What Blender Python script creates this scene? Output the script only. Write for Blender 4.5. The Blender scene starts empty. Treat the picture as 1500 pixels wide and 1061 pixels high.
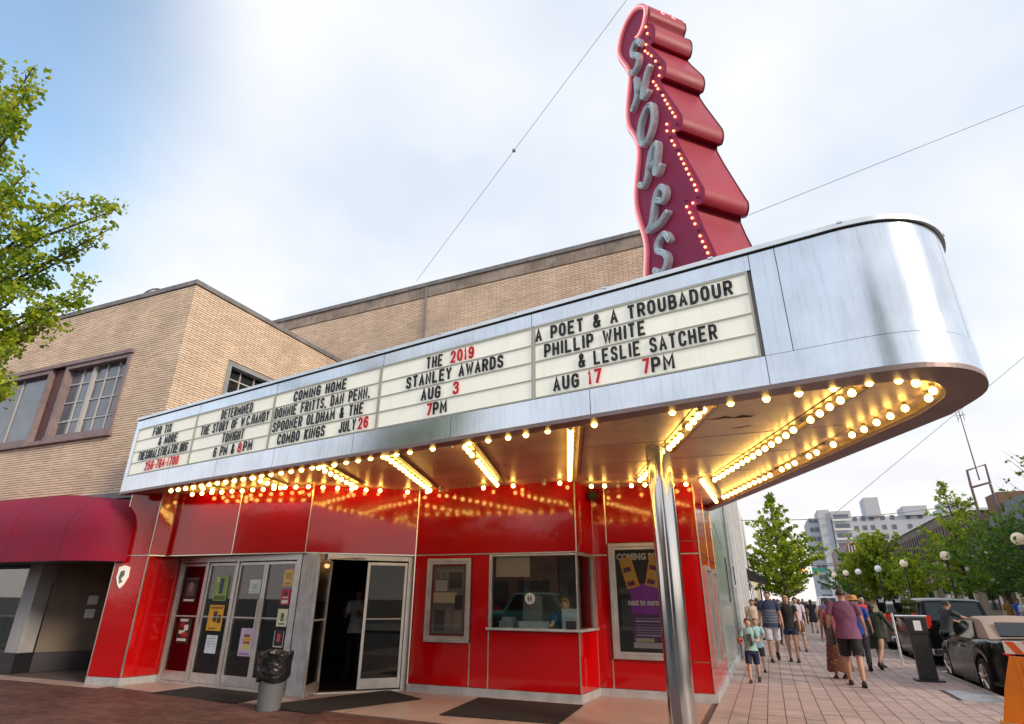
import bpy, math, random
from math import sin, cos, pi, radians as RD, hypot, atan2
from mathutils import Vector, Matrix
R = random.Random(7)
SC = bpy.context.scene
COL = SC.collection

# ---------------------------------------------------------------- camera
cam_d = bpy.data.cameras.new("camera"); cam = bpy.data.objects.new("camera", cam_d); COL.objects.link(cam)
cam_d.sensor_width = 36; cam_d.lens = 36*842.9/1500; cam_d.clip_end = 3000; cam_d.clip_start = 0.05
PITCH, ROLL, YAW = 0.3897893, 0.00675134, -0.39584
_fw = Vector((sin(YAW)*cos(PITCH), cos(YAW)*cos(PITCH), sin(PITCH)))
_r0 = Vector((cos(YAW), -sin(YAW), 0)); _u0 = _r0.cross(_fw)
_r = _r0*cos(ROLL)+_u0*sin(ROLL); _u = -_r0*sin(ROLL)+_u0*cos(ROLL)
cam.matrix_world = Matrix(((_r.x, _u.x, -_fw.x, 0), (_r.y, _u.y, -_fw.y, 0), (_r.z, _u.z, -_fw.z, 1.6), (0, 0, 0, 1)))
SC.camera = cam
SC.view_settings.view_transform = 'Standard'; SC.view_settings.look = 'None'
SC.view_settings.exposure = 0.48; SC.view_settings.gamma = 1.0; SC.view_settings.use_curve_mapping = False
SC.render.resolution_x = 1500; SC.render.resolution_y = 1061
try:
    SC.cycles.max_bounces = 8; SC.cycles.transparent_max_bounces = 12; SC.cycles.caustics_reflective = False; SC.cycles.caustics_refractive = False
    SC.cycles.sample_clamp_indirect = 6.0
except Exception: pass

# ---------------------------------------------------------------- world and sun
SUN_EL, SUN_AZ = RD(24), RD(112)      # azimuth clockwise from +Y
W = bpy.data.worlds.new("World"); SC.world = W; W.use_nodes = True
nt = W.node_tree; nt.nodes.clear()
def wn(t, **k):
    n = nt.nodes.new(t)
    for a, b in k.items(): setattr(n, a, b)
    return n
sky = wn('ShaderNodeTexSky', sky_type='NISHITA', sun_disc=False, sun_elevation=SUN_EL, sun_rotation=SUN_AZ, air_density=1.0, dust_density=0.6, ozone_density=1.2)
tc = wn('ShaderNodeTexCoord'); sep = wn('ShaderNodeSeparateXYZ'); nt.links.new(tc.outputs['Generated'], sep.inputs[0])
def wm(op, a, b, c=None):
    n = wn('ShaderNodeMath', operation=op)
    for i, v in enumerate((a, b, c)):
        if v is None: continue
        if isinstance(v, (int, float)): n.inputs[i].default_value = v
        else: nt.links.new(v, n.inputs[i])
    return n.outputs[0]
zz = wm('ADD', wm('MAXIMUM', sep.outputs[2], 0.0), 0.22)
cmb = wn('ShaderNodeCombineXYZ'); nt.links.new(wm('DIVIDE', sep.outputs[0], zz), cmb.inputs[0]); nt.links.new(wm('DIVIDE', sep.outputs[1], zz), cmb.inputs[1])
n1 = wn('ShaderNodeTexNoise'); n1.inputs['Scale'].default_value = 0.9; n1.inputs['Detail'].default_value = 5; n1.inputs['Roughness'].default_value = 0.52; n1.inputs['Distortion'].default_value = 0.35
nt.links.new(cmb.outputs[0], n1.inputs['Vector'])
# clouds thin out towards the west-north-west (the upper left of the view), thicken over the east
dotn = wn('ShaderNodeVectorMath', operation='DOT_PRODUCT'); nt.links.new(tc.outputs['Generated'], dotn.inputs[0]); dotn.inputs[1].default_value = Vector((-0.82, 0.04, 0.60)).normalized()
clr = wn('ShaderNodeMapRange'); clr.interpolation_type = 'SMOOTHSTEP'; clr.inputs['From Min'].default_value = 0.85; clr.inputs['From Max'].default_value = 1.0; clr.inputs['To Max'].default_value = -0.75
nt.links.new(dotn.outputs['Value'], clr.inputs['Value'])
cov = wm('ADD', wm('MULTIPLY', wm('SUBTRACT', n1.outputs[0], 0.5), 0.9), clr.outputs[0])
cr = wn('ShaderNodeMapRange'); cr.interpolation_type = 'SMOOTHSTEP'
cr.inputs['From Min'].default_value = -0.62; cr.inputs['From Max'].default_value = -0.02; cr.inputs['To Min'].default_value = 0.10; cr.inputs['To Max'].default_value = 0.96
nt.links.new(cov, cr.inputs['Value'])
n2 = wn('ShaderNodeTexNoise'); n2.inputs['Scale'].default_value = 1.9; n2.inputs['Detail'].default_value = 6; n2.inputs['Roughness'].default_value = 0.45
nt.links.new(cmb.outputs[0], n2.inputs['Vector'])
ramp = wn('ShaderNodeValToRGB')
ramp.color_ramp.elements[0].position = 0.36; ramp.color_ramp.elements[0].color = (5.6, 6.2, 7.0, 1)
ramp.color_ramp.elements[1].position = 0.62; ramp.color_ramp.elements[1].color = (7.4, 7.45, 7.65, 1)
nt.links.new(n2.outputs[0], ramp.inputs[0])
skyb = wn('ShaderNodeMix', data_type='RGBA', blend_type='MULTIPLY'); skyb.inputs[0].default_value = 1.0
nt.links.new(sky.outputs[0], skyb.inputs[6]); skyb.inputs[7].default_value = (1.95, 2.2, 2.1, 1)
gf = wn('ShaderNodeMapRange'); gf.inputs['From Min'].default_value = 0.30; gf.inputs['From Max'].default_value = 0.0; nt.links.new(sep.outputs[2], gf.inputs['Value'])
glow = wn('ShaderNodeMix', data_type='RGBA'); nt.links.new(gf.outputs[0], glow.inputs[0]); nt.links.new(ramp.outputs[0], glow.inputs[6]); glow.inputs[7].default_value = (8.0, 7.15, 6.9, 1)
mx = wn('ShaderNodeMix', data_type='RGBA'); nt.links.new(cr.outputs[0], mx.inputs[0]); nt.links.new(skyb.outputs[2], mx.inputs[6]); nt.links.new(glow.outputs[2], mx.inputs[7])
bg = wn('ShaderNodeBackground'); bg.inputs['Strength'].default_value = 0.10
nt.links.new(mx.outputs[2], bg.inputs['Color']); wo = wn('ShaderNodeOutputWorld'); nt.links.new(bg.outputs[0], wo.inputs[0])

sd = bpy.data.lights.new("sun", 'SUN'); sd.energy = 1.9; sd.angle = RD(12); sd.color = (1.0, 0.84, 0.62)
so = bpy.data.objects.new("sun", sd); COL.objects.link(so)
sdir = Vector((sin(SUN_AZ)*cos(SUN_EL), cos(SUN_AZ)*cos(SUN_EL), sin(SUN_EL)))
so.rotation_euler = sdir.to_track_quat('Z', 'Y').to_euler(); so.location = (30, -5, 30)

# ---------------------------------------------------------------- materials
MATS = {}
def mat(name, col, rough=0.6, metal=0.0, var=0.0, vscale=3.0, bump=0.0, bscale=40.0, island=0.0, emit=None, es=0.0, coat=0.0, ior=None, col2=None, stretch=None, sub=0.0, streak=0.0, bdist=0.01):
    m = bpy.data.materials.new(name); m.use_nodes = True; t = m.node_tree; b = t.nodes['Principled BSDF']
    b.inputs['Base Color'].default_value = (*col, 1); b.inputs['Roughness'].default_value = rough; b.inputs['Metallic'].default_value = metal
    if ior: b.inputs['IOR'].default_value = ior
    if coat: b.inputs['Coat Weight'].default_value = coat; b.inputs['Coat Roughness'].default_value = 0.04
    N = t.nodes.new; Lk = t.links.new
    tcn = N('ShaderNodeTexCoord'); src = tcn.outputs['Object']
    if stretch:
        mp = N('ShaderNodeMapping'); mp.inputs['Scale'].default_value = stretch; Lk(src, mp.inputs[0]); src = mp.outputs[0]
    cur = None
    if var or col2:
        nz = N('ShaderNodeTexNoise'); nz.inputs['Scale'].default_value = vscale; nz.inputs['Detail'].default_value = 6; nz.inputs['Roughness'].default_value = 0.6; Lk(src, nz.inputs['Vector'])
        rp = N('ShaderNodeValToRGB'); c2 = col2 or tuple(max(0, c*(1-var)) for c in col); c1 = col if col2 else tuple(c*(1+var) for c in col)
        rp.color_ramp.elements[0].position = 0.35; rp.color_ramp.elements[0].color = (*c2, 1); rp.color_ramp.elements[1].position = 0.65; rp.color_ramp.elements[1].color = (*c1, 1)
        Lk(nz.outputs[0], rp.inputs[0]); cur = rp.outputs[0]
        mr = N('ShaderNodeMapRange'); mr.inputs['To Min'].default_value = max(0.02, rough*0.75); mr.inputs['To Max'].default_value = min(1, rough*1.3)
        Lk(nz.outputs[0], mr.inputs['Value']); Lk(mr.outputs[0], b.inputs['Roughness'])
    if island:
        g = N('ShaderNodeNewGeometry'); oi = N('ShaderNodeObjectInfo'); ad = N('ShaderNodeMath'); ad.operation = 'ADD'
        Lk(g.outputs['Random Per Island'], ad.inputs[0]); Lk(oi.outputs['Random'], ad.inputs[1]); fr = N('ShaderNodeMath'); fr.operation = 'FRACT'; Lk(ad.outputs[0], fr.inputs[0])
        hs = N('ShaderNodeHueSaturation'); m1 = N('ShaderNodeMapRange'); m1.inputs['To Min'].default_value = 1-island; m1.inputs['To Max'].default_value = 1+island; Lk(fr.outputs[0], m1.inputs['Value']); Lk(m1.outputs[0], hs.inputs['Value'])
        m2 = N('ShaderNodeMath'); m2.operation = 'MULTIPLY_ADD'; Lk(fr.outputs[0], m2.inputs[0]); m2.inputs[1].default_value = 7.31; m2.inputs[2].default_value = 0.17
        f2 = N('ShaderNodeMath'); f2.operation = 'FRACT'; Lk(m2.outputs[0], f2.inputs[0]); m3 = N('ShaderNodeMapRange'); m3.inputs['To Min'].default_value = 0.5-island*0.03; m3.inputs['To Max'].default_value = 0.5+island*0.03
        Lk(f2.outputs[0], m3.inputs['Value']); Lk(m3.outputs[0], hs.inputs['Hue'])
        if cur: Lk(cur, hs.inputs['Color'])
        else: hs.inputs['Color'].default_value = (*col, 1)
        cur = hs.outputs[0]
    if streak:
        w = N('ShaderNodeTexNoise'); mp2 = N('ShaderNodeMapping'); mp2.inputs['Scale'].default_value = (6, 6, 0.35); Lk(tcn.outputs['Object'], mp2.inputs[0]); Lk(mp2.outputs[0], w.inputs['Vector']); w.inputs['Detail'].default_value = 4
        r2 = N('ShaderNodeMapRange'); r2.inputs['From Min'].default_value = 0.5; r2.inputs['From Max'].default_value = 0.72; r2.inputs['To Min'].default_value = 1.0; r2.inputs['To Max'].default_value = 1-streak; Lk(w.outputs[0], r2.inputs['Value'])
        mm = N('ShaderNodeMix'); mm.data_type = 'RGBA'; mm.blend_type = 'MULTIPLY'; mm.inputs[0].default_value = 1.0
        if cur: Lk(cur, mm.inputs[6])
        else: mm.inputs[6].default_value = (*col, 1)
        cb = N('ShaderNodeCombineColor'); [Lk(r2.outputs[0], cb.inputs[i]) for i in range(3)]; Lk(cb.outputs[0], mm.inputs[7]); cur = mm.outputs[2]
    if cur: Lk(cur, b.inputs['Base Color'])
    if bump:
        bn = N('ShaderNodeTexNoise'); bn.inputs['Scale'].default_value = bscale; bn.inputs['Detail'].default_value = 4; Lk(src, bn.inputs['Vector'])
        bp = N('ShaderNodeBump'); bp.inputs['Strength'].default_value = bump; bp.inputs['Distance'].default_value = bdist; Lk(bn.outputs[0], bp.inputs['Height']); Lk(bp.outputs[0], b.inputs['Normal'])
        if coat: Lk(bp.outputs[0], b.inputs['Coat Normal'])
    if emit: b.inputs['Emission Color'].default_value = (*emit, 1); b.inputs['Emission Strength'].default_value = es
    if sub: b.inputs['Subsurface Weight'].default_value = sub; b.inputs['Subsurface Radius'].default_value = (0.02, 0.01, 0.005)
    MATS[name] = m
    return m
def glass(name, tint=(0.9, 0.95, 0.95), refl=0.06):
    m = bpy.data.materials.new(name); m.use_nodes = True; t = m.node_tree; t.nodes.clear(); N = t.nodes.new
    o = N('ShaderNodeOutputMaterial'); mix = N('ShaderNodeMixShader'); tr = N('ShaderNodeBsdfTransparent'); gl = N('ShaderNodeBsdfGlossy'); tr.inputs[0].default_value = (*tint, 1); gl.inputs['Roughness'].default_value = 0.01
    fr = N('ShaderNodeFresnel'); fr.inputs[0].default_value = 1.5; ml = N('ShaderNodeMath'); ml.operation = 'MULTIPLY_ADD'; ml.inputs[1].default_value = 0.85; ml.inputs[2].default_value = refl; ml.use_clamp = True
    t.links.new(fr.outputs[0], ml.inputs[0]); t.links.new(ml.outputs[0], mix.inputs[0]); t.links.new(tr.outputs[0], mix.inputs[1]); t.links.new(gl.outputs[0], mix.inputs[2]); t.links.new(mix.outputs[0], o.inputs[0])
    MATS[name] = m; return m
def leafmat(name, c1, c2, c3):
    m = bpy.data.materials.new(name); m.use_nodes = True; t = m.node_tree; t.nodes.clear(); N = t.nodes.new; Lk = t.links.new
    o = N('ShaderNodeOutputMaterial'); g = N('ShaderNodeNewGeometry'); tcn = N('ShaderNodeTexCoord'); nz = N('ShaderNodeTexNoise'); nz.inputs['Scale'].default_value = 1.3; nz.inputs['Detail'].default_value = 3; Lk(tcn.outputs['Object'], nz.inputs['Vector'])
    ad = N('ShaderNodeMath'); ad.operation = 'MULTIPLY_ADD'; Lk(g.outputs['Random Per Island'], ad.inputs[0]); ad.inputs[1].default_value = 0.4; Lk(nz.outputs[0], ad.inputs[2])
    rp = N('ShaderNodeValToRGB'); e = rp.color_ramp.elements; e[0].position = 0.45; e[0].color = (*c1, 1); e[1].position = 0.95; e[1].color = (*c3, 1); x = e.new(0.7); x.color = (*c2, 1); Lk(ad.outputs[0], rp.inputs[0])
    d = N('ShaderNodeBsdfPrincipled'); d.inputs['Roughness'].default_value = 0.55; Lk(rp.outputs[0], d.inputs['Base Color']); tl = N('ShaderNodeBsdfTranslucent'); Lk(rp.outputs[0], tl.inputs[0])
    mix = N('ShaderNodeMixShader'); mix.inputs[0].default_value = 0.42; Lk(d.outputs[0], mix.inputs[1]); Lk(tl.outputs[0], mix.inputs[2]); Lk(mix.outputs[0], o.inputs[0]); MATS[name] = m; return m

mat('red_panel', (0.50, 0.0008, 0.002), 0.08, var=0.09, streak=0.07, vscale=0.8, bump=0.08, bscale=1.6, ior=1.6, bdist=0.05)
mat('trim_metal', (0.78, 0.70, 0.60), 0.25, 0.85)
mat('alu', (0.55, 0.53, 0.52), 0.38, 0.75, var=0.12, vscale=5)
mat('alu_base', (0.60, 0.62, 0.66), 0.42, 0.6, var=0.12, vscale=4, streak=0.15)
mat('column_white', (0.52, 0.53, 0.56), 0.5, 0.2, var=0.14, vscale=5, streak=0.3)
mat('steel', (0.72, 0.765, 0.83), 0.19, 0.95, var=0.09, vscale=1.3, bump=0.06, bscale=1.2, bdist=0.08, streak=0.12)
mat('steel_cap', (0.80, 0.82, 0.84), 0.35, 0.8, var=0.1)
mat('sign_white', (0.84, 0.83, 0.74), 0.45, emit=(1, .97, .86), es=.24, var=0.05, vscale=2, streak=0.12)
mat('sign_rail', (0.52, 0.52, 0.45), 0.5, 0.3)
mat('letter_black', (0.010, 0.010, 0.014), 0.45)
mat('letter_red', (0.62, 0.012, 0.02), 0.45)
mat('letter_faded', (0.05, 0.06, 0.05), 0.6)
mat('lip', (0.27, 0.195, 0.19), 0.4, 0.2, var=0.15)
mat('soffit', (0.62, 0.48, 0.37), 0.36, 0.2, var=0.22, vscale=1.1, bump=0.1, bscale=3, bdist=0.03)
mat('soffit_rib', (0.34, 0.27, 0.18), 0.35, 0.6)
mat('rust', (0.06, 0.03, 0.015), 0.9)
mat('bulb', (1, 0.9, 0.7), 0.3, emit=(1.0, 0.60, 0.13), es=13)
mat('bulb_dead', (0.75, 0.66, 0.5), 0.15)
mat('socket', (0.35, 0.3, 0.22), 0.4, 0.8)
mat('chrome', (0.62, 0.62, 0.63), 0.13, 1.0, var=0.06, vscale=2, bump=0.03, bscale=2)
mat('brick', (0.79, 0.615, 0.475), 0.85, var=0.12, vscale=0.9, streak=0.10, island=0.10, bump=0.3, bscale=60)
mat('mortar', (0.24, 0.16, 0.11), 0.95, var=0.2)
mat('coping', (0.25, 0.24, 0.25), 0.7, 0.2, var=0.25, vscale=2, streak=0.3)
mat('stained_band', (0.34, 0.28, 0.24), 0.9, var=0.3, vscale=1.5, streak=0.4)
mat('maroon_face', (0.34, 0.004, 0.065), 0.55, var=0.10, vscale=1.5, bump=0.04, bscale=2, streak=0.15)
mat('maroon_side', (0.33, 0.016, 0.045), 0.48, var=0.10, vscale=1.2, streak=0.2)
mat('maroon_dark', (0.06, 0.008, 0.016), 0.5)
mat('pink_neon', (0.75, 0.35, 0.36), 0.3, emit=(1.0, 0.30, 0.30), es=1.1)
mat('letter_enamel', (0.72, 0.80, 0.82), 0.4, 0.1, var=0.15, vscale=8)
mat('neon_tube', (0.7, .82, .86), 0.1)
mat('small_bulb', (1, 0.4, 0.3), 0.3, emit=(1.0, 0.30, 0.14), es=3.2)
mat('terrazzo', (0.44, 0.31, 0.265), 0.38, var=0.10, vscale=2.5, bump=0.05, bscale=90)
mat('terrazzo_border', (0.13, 0.075, 0.065), 0.5, var=0.15)
mat('paver', (0.43, 0.325, 0.305), 0.7, var=0.2, vscale=1.1, island=0.12, bump=0.3, bscale=50)
mat('paver_shaded', (0.115, 0.05, 0.038), 0.55, var=0.25, vscale=0.9, island=0.25, bump=0.3, bscale=50)  # brick pavers with the shade on the left put into the colour
mat('paver_joint', (0.10, 0.06, 0.055), 0.95)
mat('asphalt', (0.055, 0.053, 0.055), 0.9, var=0.2, vscale=2, bump=0.3, bscale=80)
mat('concrete', (0.36, 0.33, 0.30), 0.85, var=0.15, vscale=3, bump=0.2)
mat('kerb', (0.33, 0.29, 0.26), 0.85, var=0.15)
mat('ground', (0.10, 0.095, 0.085), 0.95, var=0.2, vscale=0.2)
mat('white_line', (0.7, 0.7, 0.68), 0.7, var=0.1)
mat('rubber_mat', (0.012, 0.009, 0.010), 0.8, bump=0.5, bscale=200)
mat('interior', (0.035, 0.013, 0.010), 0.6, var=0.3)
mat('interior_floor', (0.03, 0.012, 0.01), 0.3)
mat('booth_wall', (0.50, 0.44, 0.38), 0.8, var=0.2)
glass('door_glass', (0.60, 0.60, 0.60), 0.0)
glass('window_glass', (0.94, 0.97, 0.95), 0.04)
glass('case_glass', (0.95, 0.96, 0.95), 0.0)
mat('dark_glass', (0.008, 0.014, 0.018), 0.05, ior=1.5)
mat('pane_glass', (0.10, 0.12, 0.16), 0.06, ior=2.0, var=0.3, vscale=1.5)
mat('frame_maroon', (0.11, 0.045, 0.045), 0.6, var=0.2)
mat('frame_mauve', (0.27, 0.20, 0.21), 0.65, var=0.2)
mat('frame_grey', (0.30, 0.32, 0.34), 0.6, var=0.15)
mat('frame_pale', (0.52, 0.50, 0.50), 0.6)
mat('warm_lamp', (1, .8, .5), 0.3, emit=(1.0, 0.55, 0.2), es=5)
mat('warm_dim', (1, .85, .5), 0.3, emit=(1.0, 0.75, 0.35), es=1.2)
mat('awning', (0.25, 0.002, 0.034), 0.8, var=0.12, vscale=1.5, bump=0.15, bscale=3, bdist=0.05)
mat('black', (0.012, 0.012, 0.013), 0.5)
mat('black_gloss', (0.004, 0.004, 0.005), 0.12, ior=1.28)
mat('bag_plastic', (0.010, 0.010, 0.012), 0.22, bump=0.9, bscale=14, bdist=0.03)
mat('grey_plastic', (0.145, 0.155, 0.175), 0.55, var=0.1)
mat('tan_wall', (0.19, 0.15, 0.12), 0.8, var=0.1)
mat('pilaster', (0.36, 0.36, 0.38), 0.7, var=0.1)
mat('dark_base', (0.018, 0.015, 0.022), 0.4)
mat('white_paint', (0.74, 0.74, 0.76), 0.6, var=0.06, streak=0.1)
mat('white_paper', (0.74, 0.78, 0.82), 0.6)
mat('cream', (0.66, 0.58, 0.45), 0.7, var=0.08, streak=0.15)
mat('mint_metal', (0.43, 0.53, 0.52), 0.2, 0.5, var=0.1, vscale=1.0, streak=0.2)
mat('grey_metal', (0.38, 0.40, 0.44), 0.35, 0.3, var=0.15, streak=0.3)
mat('orange_plastic', (0.80, 0.23, 0.008), 0.45, var=0.08)
mat('stripe_orange', (0.78, 0.12, 0.02), 0.4)
mat('stripe_white', (0.82, 0.78, 0.74), 0.4)
mat('lamp_globe', (0.80, 0.70, 0.55), 0.35, emit=(1.0, 0.72, 0.5), es=0.12)
mat('lamp_globe_white', (0.80, 0.82, 0.85), 0.35, emit=(0.9, 0.95, 1), es=0.08)
mat('lamp_post', (0.05, 0.045, 0.05), 0.5)
mat('bark', (0.12, 0.085, 0.065), 0.9, var=0.25, vscale=8, bump=0.6, bscale=30)
leafmat('leaf_bright', (0.09, 0.19, 0.012), (0.27, 0.40, 0.016), (0.54, 0.56, 0.03))
leafmat('leaf_mid', (0.06, 0.15, 0.016), (0.15, 0.28, 0.022), (0.28, 0.40, 0.03))
leafmat('leaf_yellow', (0.12, 0.20, 0.01), (0.28, 0.38, 0.014), (0.46, 0.5, 0.03))
leafmat('leaf_dark', (0.045, 0.115, 0.018), (0.09, 0.20, 0.022), (0.17, 0.29, 0.03))
mat('far_white', (0.50, 0.52, 0.57), 0.85, var=0.05)
mat('far_window', (0.13, 0.15, 0.19), 0.4)
mat('far_orange', (0.36, 0.16, 0.11), 0.85, var=0.1)
mat('roof_metal', (0.13, 0.085, 0.075), 0.6, var=0.2)
mat('tan_stone', (0.28, 0.21, 0.16), 0.9, var=0.2, streak=0.3)
mat('grey_roof', (0.15, 0.16, 0.17), 0.8, var=0.2)
mat('teal_paint', (0.05, 0.24, 0.24), 0.2, coat=0.8)
mat('silver_paint', (0.45, 0.46, 0.48), 0.25, 0.5, coat=0.5)
mat('tyre', (0.015, 0.015, 0.015), 0.85)
mat('rim', (0.5, 0.48, 0.45), 0.25, 0.9)
mat('tan_fabric', (0.40, 0.30, 0.25), 0.85, bump=0.2, bscale=120)
mat('tail_red', (0.55, 0.015, 0.01), 0.12, coat=1.0, emit=(1, 0.05, 0.02), es=0.08)
mat('plate_white', (0.7, 0.7, 0.72), 0.5)
def flat(name, c, r=0.6): return MATS.get(name) or mat(name, c, r)

# ---------------------------------------------------------------- mesh helpers
class MB:
    def __init__(s): s.v = []; s.f = []; s.m = []
    def add(s, vs, fs, m=0):
        o = len(s.v); s.v += [tuple(v) for v in vs]
        for f in fs: s.f.append(tuple(i+o for i in f)); s.m.append(m)
        return s
    def box(s, x0, x1, y0, y1, z0, z1, m=0):
        vs = [(x, y, z) for z in (z0, z1) for y in (y0, y1) for x in (x0, x1)]
        return s.add(vs, [(0, 2, 3, 1), (4, 5, 7, 6), (0, 1, 5, 4), (2, 6, 7, 3), (0, 4, 6, 2), (1, 3, 7, 5)], m)
    def ob(s, p0, p1, z0, z1, d0, d1, m=0):
        """box along the plan segment p0-p1, from offset d0 to d1 on its outward (right-hand) side"""
        L = hypot(p1[0]-p0[0], p1[1]-p0[1]); nx, ny = (p1[1]-p0[1])/L, -(p1[0]-p0[0])/L
        q = [(p0[0]+nx*d0, p0[1]+ny*d0), (p1[0]+nx*d0, p1[1]+ny*d0), (p1[0]+nx*d1, p1[1]+ny*d1), (p0[0]+nx*d1, p0[1]+ny*d1)]
        vs = [(x, y, z) for z in (z0, z1) for x, y in q]
        return s.add(vs, [(0, 1, 2, 3), (7, 6, 5, 4), (0, 4, 5, 1), (1, 5, 6, 2), (2, 6, 7, 3), (3, 7, 4, 0)], m)
    def tube(s, pts, rads, n=8, m=0, cap=True):
        pts = [Vector(p) for p in pts]
        if not isinstance(rads, (list, tuple)): rads = [rads]*len(pts)
        rings = []; up = None
        for i, p in enumerate(pts):
            d = (pts[min(i+1, len(pts)-1)]-pts[max(i-1, 0)]).normalized()
            if up is None: up = Vector((0, 0, 1)) if abs(d.z) < 0.9 else Vector((1, 0, 0))
            a = d.cross(up).normalized(); b = a.cross(d).normalized(); up = b
            r = rads[i]; rx, ry = r if isinstance(r, (list, tuple)) else (r, r)
            rings.append([p+a*cos(2*pi*k/n)*rx+b*sin(2*pi*k/n)*ry for k in range(n)])
        return s.loft(rings, m, cap)
    def loft(s, rings, m=0, cap=True, closed=True):
        n = len(rings[0]); vs = [v for r in rings for v in r]; fs = []
        for i in range(len(rings)-1):
            for k in range(n if closed else n-1):
                a, b = i*n+k, i*n+(k+1) % n; fs.append((a, b, b+n, a+n))
        if cap: fs.append(tuple(range(n-1, -1, -1))); fs.append(tuple(range((len(rings)-1)*n, len(rings)*n)))
        return s.add(vs, fs, m)
    def rings(s, spec, n=12, m=0, cap=True, c=(0, 0), pw=2.0):
        """stack of horizontal (super)ellipses: (z, rx, ry[, cx, cy])"""
        rr = []
        for q in spec:
            z, rx, ry = q[:3]; cx = q[3] if len(q) > 3 else 0; cy = q[4] if len(q) > 4 else 0
            r = []
            for k in range(n):
                a = 2*pi*k/n; ca, sa = cos(a), sin(a)
                r.append((c[0]+cx+rx*math.copysign(abs(ca)**(2/pw), ca), c[1]+cy+ry*math.copysign(abs(sa)**(2/pw), sa), z))
            rr.append(r)
        return s.loft(rr, m, cap)
    def ball(s, c, r, n=8, m=0, sc=(1, 1, 1)):
        h = max(4, n//2+1)
        rr = [[(c[0]+r*sc[0]*sin(pi*(i+.35)/(h+.7))*cos(2*pi*k/n), c[1]+r*sc[1]*sin(pi*(i+.35)/(h+.7))*sin(2*pi*k/n), c[2]-r*sc[2]*cos(pi*(i+.35)/(h+.7))) for k in range(n)] for i in range(h+1)]
        return s.loft(rr, m)
    def prism(s, poly, ax, a0, a1, m=0):
        """extrude a 2-D polygon; ax(u, v, w) -> xyz"""
        n = len(poly); vs = [ax(u, v, a0) for u, v in poly]+[ax(u, v, a1) for u, v in poly]
        fs = [tuple(range(n-1, -1, -1)), tuple(range(n, 2*n))]+[(i, (i+1) % n, (i+1) % n+n, i+n) for i in range(n)]
        return s.add(vs, fs, m)
    def xf(s, M):
        s.v = [tuple(M @ Vector(v)) for v in s.v]; return s
    def mesh(s, name, mats, smooth=False, fix=False):
        me = bpy.data.meshes.new(name); me.from_pydata(s.v, [], s.f)
        if not isinstance(mats, (list, tuple)): mats = [mats]
        for x in mats: me.materials.append(MATS[x] if isinstance(x, str) else x)
        if len(mats) > 1: me.polygons.foreach_set('material_index', s.m)
        if smooth: me.polygons.foreach_set('use_smooth', [True]*len(s.f))
        if fix:
            import bmesh
            bm = bmesh.new(); bm.from_mesh(me); bmesh.ops.recalc_face_normals(bm, faces=bm.faces); bm.to_mesh(me); bm.free()
        me.update()
        if smooth:
            try: me.set_sharp_from_angle(angle=RD(40))
            except Exception: pass
        return me
def link(name, data, parent=None, loc=None, rot=None, scale=None):
    o = bpy.data.objects.new(name, data); COL.objects.link(o)
    if parent is not None:
        o.parent = parent
        if parent.parent is None and loc is None: o.location = tuple(-c for c in parent.location)
    if loc is not None: o.location = loc
    if rot is not None: o.rotation_euler = rot
    if scale is not None: o.scale = scale
    return o
def part(name, mb, mats, parent, smooth=False, fix=False, bevel=0, stuff=False, label=None):
    o = link(name, mb.mesh(name, mats, smooth, fix), parent)
    if bevel: b = o.modifiers.new('bevel', 'BEVEL'); b.width = bevel; b.segments = 2; b.limit_method = 'ANGLE'
    if stuff: o['kind'] = 'stuff'
    if label: o['label'] = label
    return o
def tag(o, label=None, cat=None, group=None, kind=None):
    if label: o['label'] = label
    if cat: o['category'] = cat
    if group: o['group'] = group
    if kind: o['kind'] = kind
    return o
def thing(name, label, cat, loc=(0, 0, 0), group=None):
    o = bpy.data.objects.new(name, None); COL.objects.link(o); o.location = loc; o.empty_display_size = 0.2
    return tag(o, label, cat, group)
def solid(name, mb, mats, label, cat, group=None, smooth=False, fix=False):
    return tag(part(name, mb, mats, None, smooth, fix), label, cat, group)
def struct(name, mb, mats, smooth=False): return tag(part(name, mb, mats, None, smooth), kind='structure')
def copy_tree(o, parent=None):
    c = o.copy(); COL.objects.link(c); c.parent = parent
    for ch in list(o.children): copy_tree(ch, c)
    return c
def place(o, loc, rz, label=None, group=None):
    o.location = loc; o.rotation_euler = (0, 0, rz)
    if label: o['label'] = label
    if group: o['group'] = group
    return o
def lerp(a, b, t): return tuple(x+(y-x)*t for x, y in zip(a, b))
def along(p0, p1, s):
    L = hypot(p1[0]-p0[0], p1[1]-p0[1]); return (p0[0]+(p1[0]-p0[0])*s/L, p0[1]+(p1[1]-p0[1])*s/L)

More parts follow.
